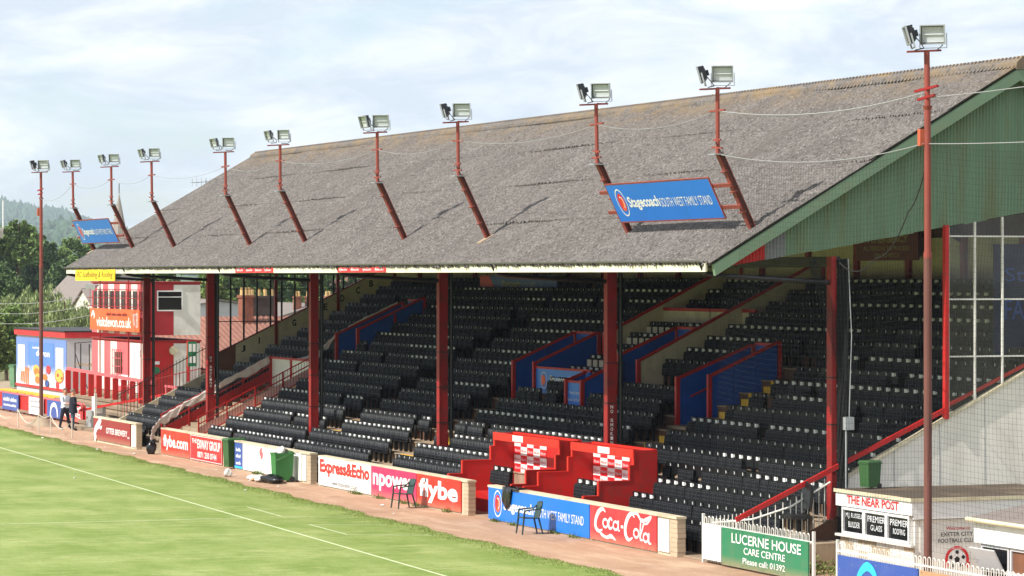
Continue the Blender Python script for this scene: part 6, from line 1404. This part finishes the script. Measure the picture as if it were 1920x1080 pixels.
def tree(x, y, z0, h, w, m, label, n=9000, size=.16, blobs=22, seed=1, droop=0, group=None, name='tree', low=.25):
    """tapered trunk with limbs and a rounded crown of many uneven leaf clumps"""
    r = np.random.default_rng(seed); T = thing(name, label, 'tree', (x, y, z0), group); bl = []; zc = z0+h*(low+1)/2; hc = h*(1-low)/2
    for k in range(blobs):
        d = r.normal(0, 1, 3); d /= np.linalg.norm(d); q = r.uniform(.35, .82)
        c = (x+d[0]*w*.5*q, y+d[1]*w*.5*q, zc+d[2]*hc*q*.95); s_ = r.uniform(.22, .36)
        bl.append((c, (w*.5*s_*1.25, w*.5*s_*1.25, min(hc, w*.6)*s_*1.05)))
    mb = MB(); mb.tube([(x, y, z0-.2), (x+.02*h*r.normal(), y, z0+h*.35), (x+.02*h*r.normal(), y+.02*h*r.normal(), z0+h*.8)], [.026*h, .02*h, .006*h], 8)
    for c, rad in bl[::3]: mb.tube([(x, y, z0+h*.3), ((x+c[0])/2, (y+c[1])/2, (z0+h*.3+c[2])/2+.05*h), c], [.011*h, .008*h, .003*h], 5)
    mb.build('trunk', 'bark', T); leaves('crown', bl, n, size, m, T, droop, seed); return T
tree(-394.5, 89.0, -2, 16.0, 9.0, 'leaf_dark', 'tall dark broad tree rising behind the far pole', 30000, .22, 34, 3)
tree(-402, 86.6, -2, 14.4, 7.5, 'leaf_dark', 'dark tree beside the tallest tree, below the red brick house', 18000, .22, 26, 4)
tree(-386, 92.0, -2, 12.4, 7.0, 'leaf_dark', 'dark rounded tree on the stand side of the tallest tree', 18000, .20, 26, 5)
tree(-412, 99.3, -2, 14.2, 8.0, 'leaf_mid', 'mid green tree seen under the far blue roof sign', 18000, .22, 26, 6)
tree(-421, 104.4, -2, 12.8, 8.0, 'leaf_dark', 'dark tree just behind the far corner of the roof', 14000, .22, 24, 7)
tree(-296, 63.6, -1, 9.2, 6.5, 'leaf_dark', 'shadowy dark tree at the edge of the willow', 18000, .16, 26, 8)
tree(-300, 67.0, -1, 7.6, 5.0, 'leaf_mid', 'mid green tree in front of the grey tiled gable roof', 14000, .15, 22, 25)
tree(-222, 49.2, 0, 6.0, 4.6, 'leaf_willow', 'drooping pale willow behind the food kiosk', 22000, .13, 26, 9, .6, name='willow_tree', low=.1)
tree(-218, 51.9, 0, 6.3, 4.6, 'leaf_willow', 'drooping pale willow next to the striped cabin', 22000, .13, 26, 10, .6, name='willow_tree', low=.1)
tree(-228, 52.4, 0, 6.6, 4.4, 'leaf_willow', 'drooping willow between the other two willows', 16000, .13, 24, 16, .6, name='willow_tree', low=.1)
tree(-198, 42.2, 0, 4.4, 3.4, 'leaf_olive', 'yellowish green bush at the edge of the food kiosk', 14000, .09, 20, 11, name='bush', low=.05)
tree(-206, 45.0, 0, 5.0, 3.8, 'leaf_mid', 'mid green bush behind the pale wheelie bin', 14000, .10, 20, 12, name='bush', low=.05)
tree(-318, 92.7, -2, 13, 8.5, 'leaf_mid', 'green tree seen through the far glazed screen by its dark end post', 14000, .2, 26, 13)
tree(-327, 98.6, -2, 12.5, 9, 'leaf_dark', 'darker tree seen through the middle of the far glazed screen', 14000, .2, 26, 14)
tree(-344, 107.9, -2, 12, 9, 'leaf_mid', 'tree seen through the glazed screen behind the brick chimneys', 14000, .2, 26, 15)
tree(-352, 116, -2, 12, 9, 'leaf_dark', 'tree seen through the glazed screen above the white house', 12000, .2, 24, 26)
tree(-290, 78.6, -2, 11, 7, 'leaf_mid', 'tree seen under the eaves above the white half of the cabin', 12000, .17, 24, 17)
tree(-282, 81.0, -2, 8.6, 5, 'leaf_olive', 'small olive tree between the striped cabin and far glazed screen', 9000, .14, 20, 18)
tree(-352, 78.2, 4, 11.0, 5, 'leaf_mid', 'tree top beside the red brick house', 10000, .18, 20, 19)

# ================================================================ HOUSES BEHIND
def house(name, label, x0, x1, y0, y1, z0, ze, zr, wm, rm, axis='x', tiles=False):
    T = thing(name, label, 'house', ((x0+x1)/2, (y0+y1)/2, z0)); mb = MB()
    if axis == 'x':
        ym = (y0+y1)/2; mb.prism([(y0, z0), (y1, z0), (y1, ze), (ym, zr-.05), (y0, ze)], 'x', x0, x1); mb.build('wall', wm, T)
        for ya, yb in ((y0-.3, ym), (y1+.3, ym)):
            mb = MB(); zE = ze-.3*(zr-ze)/(ym-y0); mb.add([(x0-.2, ya, zE), (x1+.2, ya, zE), (x1+.2, yb, zr), (x0-.2, yb, zr)], [(0,1,2,3)]); o = mb.build('roof', rm, T, recalc=False); md = o.modifiers.new('thickness', 'SOLIDIFY'); md.thickness = .1
    else:
        xm = (x0+x1)/2; mb.prism([(x0, z0), (x1, z0), (x1, ze), (xm, zr-.05), (x0, ze)], 'y', y0, y1); mb.build('wall', wm, T)
        for xa, xb in ((x0-.3, xm), (x1+.3, xm)):
            mb = MB(); zE = ze-.3*(zr-ze)/(xm-x0); mb.add([(xa, y0-.2, zE), (xa, y1+.2, zE), (xb, y1+.2, zr), (xb, y0-.2, zr)], [(0,1,2,3)]); o = mb.build('roof', rm, T, recalc=False); md = o.modifiers.new('thickness', 'SOLIDIFY'); md.thickness = .1
            if tiles and xa > xm:                     # pantile rolls down the slope that faces the stand
                k = 26; nY = int((y1-y0+.4)/.06); yv = np.linspace(y0-.2, y1+.2, nY); rl = .035*np.sin(yv/.3*2*np.pi); V = []
                for j in range(k+1):
                    t = j/k; base = np.c_[np.full(nY, xa+(xb-xa)*t), yv, zE+(zr-zE)*t+.09+rl+.03*(1-(t*k*.5) % 1)]; V.append(base)
                i = np.arange(nY-1); Fq = np.concatenate([np.c_[j*nY+i, j*nY+i+1, (j+1)*nY+i+1, (j+1)*nY+i] for j in range(k)]); fast_mesh('tiling', np.concatenate(V), Fq, 'pantile', o)
    return T
def chimney(T, x, y, z0, z1, w, d, m, pots=2, m2=None):
    mb = MB(); mb.box(x-w/2, x+w/2, y-d/2, y+d/2, z0, z1); c = mb.build('chimney', m, T)
    mb = MB(); mb.box(x-w/2-.06, x+w/2+.06, y-d/2-.06, y+d/2+.06, z1, z1+.14); mb.build('chimney_cap', m2 or m, c)
    for k in range(pots): yy = y-d/2+d*(k+.5)/pots; mb = MB(); mb.tube([(x, yy, z1+.14), (x, yy, z1+.55)], [.13, .10], 10); mb.build('chimney_pot', 'pot_clay', c)
HA = house('tiled_house', 'house with red pantile roof and tall brick chimneys seen through the far glazing', -178, -160, 43.5, 54.5, -1, 2.0, 4.45, 'brick', 'pantile', 'y', True)
chimney(HA, -168.0, 49.9, 2.5, 5.6, .8, .62, 'brick', 3); chimney(HA, -169.6, 51.3, 2.5, 5.55, 1.0, 1.5, 'brick_sooty', 4)
mb = MB(); mb.box(-167.6, -167.5, 49.5, 50.4, 3.2, 3.55); mb.build('chimney_flashing', 'white_paint', HA)
HB = house('slate_house', 'slate roofed house with small gable beyond the brick chimneys', -258, -246, 74, 84, -1, 3.0, 4.5, 'render_pale', 'slate', 'x')
for yy in (77.7, 78.7, 80.3): chimney(HB, -247, yy, 3, 5.0, .7, .5, 'brick', 2)
HC = house('grey_roof_house', 'house with grey tiled gable roof behind the yellow eaves sign', -302, -288, 69.6, 75.0, -1, 4.4, 7.2, 'render_pale', 'slate', 'x')
HD = house('grey_roof_house', 'lower grey roofed house behind the scaffold of the striped cabin', -286, -276, 68.4, 75.5, -1, 3.6, 5.6, 'render_pale', 'slate', 'y')
HE = house('brick_house', 'red brick house with flat parapet at the edge of the trees', -352, -342, 68.8, 73.7, 0, 12.2, 12.4, 'brick', 'slate', 'x'); mb = MB(); mb.box(-346, -344, 73.8, 74.8, 10.9, 12.0); mb.build('dormer', 'render_pale', HE); mb = MB(); mb.tube([(-345, 75.0, 11.9), (-345, 75.0, 15.0)], .08, 6); mb.build('mast', 'white_clean', HE)
HF = house('grey_house', 'grey walled outbuilding seen through the glazing beside the trees', -235, -225, 62, 67.5, -1, 4.6, 5.0, 'grey_wall', 'slate', 'x')
for k in range(34):                                   # houses on the slope far behind, seen through the glazing
    Z = random.uniform(700, 1250); u = random.uniform(560, 740); X = (u-960)/6000*Z; x = -Z*.9317+X*.3633; y = Z*.3633+X*.9317; z = 2.0+(Z-700)*.016; w = random.uniform(7, 11)
    T = house('far_house', 'distant small house among trees on the slope behind the stand', x-w/2, x+w/2, y-4, y+4, z-4, z+2.6, z+5.2, random.choice(('render_pale', 'brick', 'render_pale')), random.choice(('slate', 'pantile')), random.choice('xy')); T['group'] = 'distant houses on the slope'
S_ = thing('church_spire', 'slender stone church spire rising over the far corner of the roof', 'church', (-683.4, 174.2, 0))
mb = MB(); mb.box(-686, -680.8, 171.6, 176.8, -2, 12); mb.build('tower', 'spire_stone', S_)
mb = MB(); V = [(-683.4+2.5*math.cos(R(45*k+22)), 174.2+2.5*math.sin(R(45*k+22)), 12) for k in range(8)]+[(-683.4, 174.2, 25.0)]; mb.add(V, [(k, (k+1) % 8, 8) for k in range(8)]); sp2 = mb.build('spire', 'spire_stone', S_)
mb = MB(); mb.tube([(-683.4, 174.2, 24.8), (-683.4, 174.2, 27)], .1, 6); mb.build('finial', 'dark_steel', sp2)
A_ = thing('tv_aerial', 'thin television aerial standing above the far roof slope', 'aerial', (-131.5, 37.3, 9.0))
mb = MB(); mb.tube([(-131.5, 37.3, 7), (-131.5, 37.3, 10.9)], .025, 6); mb.build('mast', 'galv', A_); mb = MB(); mb.tube([(-131.5, 36.7, 10.75), (-131.5, 38.0, 10.85)], .016, 5)
for k in range(7): yy = 36.7+k*.2; mb.tube([(-131.85, yy, 10.76+k*.015), (-131.15, yy, 10.76+k*.015)], .010, 4); mb.tube([(-131.5, yy, 10.6), (-131.5, yy, 10.95)], .010, 4)
mb.build('elements', 'galv', A_)

# ================================================================ HILLS AND FAR WOODS
def hill(name, d0, d1, prof, nu=90, nd=14):
    """terrain ridge across the view: prof = [(bearing px, skyline height)]"""
    us = np.linspace(prof[0][0], prof[-1][0], nu); V = []; hs = np.interp(us, [p[0] for p in prof], [p[1] for p in prof])
    for j in range(nd):
        t = j/(nd-1); Z = d0+(d1-d0)*t
        for i, u in enumerate(us):
            X = (u-960)/6000*Z; h = hs[i]*1.95*math.sin(t*math.pi/2)**1.2+(1-t)*-6+6*math.sin(u*.021+t*5)*t+4*math.sin(u*.05+t*9)*t
            V.append((-Z*.9317+X*.3633, Z*.3633+X*.9317, h))
    i = np.arange(nu-1); Fq = np.concatenate([np.c_[j*nu+i, j*nu+i+1, (j+1)*nu+i+1, (j+1)*nu+i] for j in range(nd-1)])
    o = fast_mesh(name, V, Fq, 'hill_ground'); struct(o); return np.array(V).reshape(nd, nu, 3)
H1 = hill('hill', 4000, 6600, [(-2600, 150), (-1200, 120), (-300, 96), (0, 76), (60, 71), (130, 58), (200, 47), (280, 37), (400, 28), (700, 16), (1200, 14), (2600, 20)], 220)
H2_ = hill('foothill', 2200, 3500, [(-2600, 50), (-600, 40), (0, 28), (60, 27), (150, 24), (280, 14), (420, 11), (560, 12), (700, 11), (1200, 8), (2600, 8)], 180)
def woods(G_, n, rmin, rmax, lo, hi, seed, name, label, ulo=.0, uhi=1.0):
    """crowds of small uneven crowns on a hillside, reading as one wood"""
    r = np.random.default_rng(seed); nd, nu, _ = G_.shape; ico = np.array([(0,0,1),(.89,0,.45),(.28,.85,.45),(-.72,.53,.45),(-.72,-.53,.45),(.28,-.85,.45),(.72,.53,-.45),(-.28,.85,-.45),(-.89,0,-.45),(-.28,-.85,-.45),(.72,-.53,-.45),(0,0,-1)])
    tri = np.array([(0,1,2),(0,2,3),(0,3,4),(0,4,5),(0,5,1),(1,6,2),(2,7,3),(3,8,4),(4,9,5),(5,10,1),(6,7,2),(7,8,3),(8,9,4),(9,10,5),(10,6,1),(11,7,6),(11,8,7),(11,9,8),(11,10,9),(11,6,10)])
    Vs = []; Fs = []
    for k in range(n):
        j = r.uniform(lo, hi)*(nd-1); i = r.uniform(ulo, uhi)*(nu-1); j0, i0 = int(min(j, nd-2)), int(min(i, nu-2)); p = G_[j0, i0]*(1-(j-j0))+G_[j0+1, i0]*(j-j0); p = p+(G_[j0, i0+1]-G_[j0, i0])*(i-i0)
        R_ = r.uniform(rmin, rmax); con = r.random() < .16
        v = ico*(1+r.normal(0, .16, (12, 1)))*np.array([R_*(.6 if con else 1), R_*(.6 if con else 1), R_*(1.5 if con else .9)])+p+np.array([0, 0, R_*.5]); Vs.append(v); Fs.append(tri+12*k)
    o = fast_mesh(name, np.concatenate(Vs), np.concatenate(Fs), 'wood_far', kind='stuff'); tag(o, label, 'woodland')
woods(H1, 16000, 6, 11, .45, 1.0, 5, 'far_woodland', 'distant wooded hillside fading to blue behind the ground', .42, .66)
woods(H2_, 7000, 4.5, 8, .3, 1.0, 6, 'near_woodland', 'wooded lower slope in front of the far hill', .40, .78)

# ================================================================ AIR
mb = MB(); mb.box(-7600, 300, -3500, 5200, -8, 420)
hz = mb.build('haze', 'white_clean'); hz['kind'] = 'stuff'; tag(hz, 'thin summer haze filling the air over the whole view', 'haze')
hm = bpy.data.materials.new('haze_air'); hm.use_nodes = True; t = hm.node_tree; t.nodes.clear(); ho = N(t, 'ShaderNodeOutputMaterial'); pv = N(t, 'ShaderNodeVolumePrincipled')
pv.inputs['Color'].default_value = (.74, .87, 1.0, 1); pv.inputs['Density'].default_value = 0.0001; pv.inputs['Anisotropy'].default_value = 0.0
t.links.new(pv.outputs[0], ho.inputs['Volume']); hz.data.materials.clear(); hz.data.materials.append(hm)
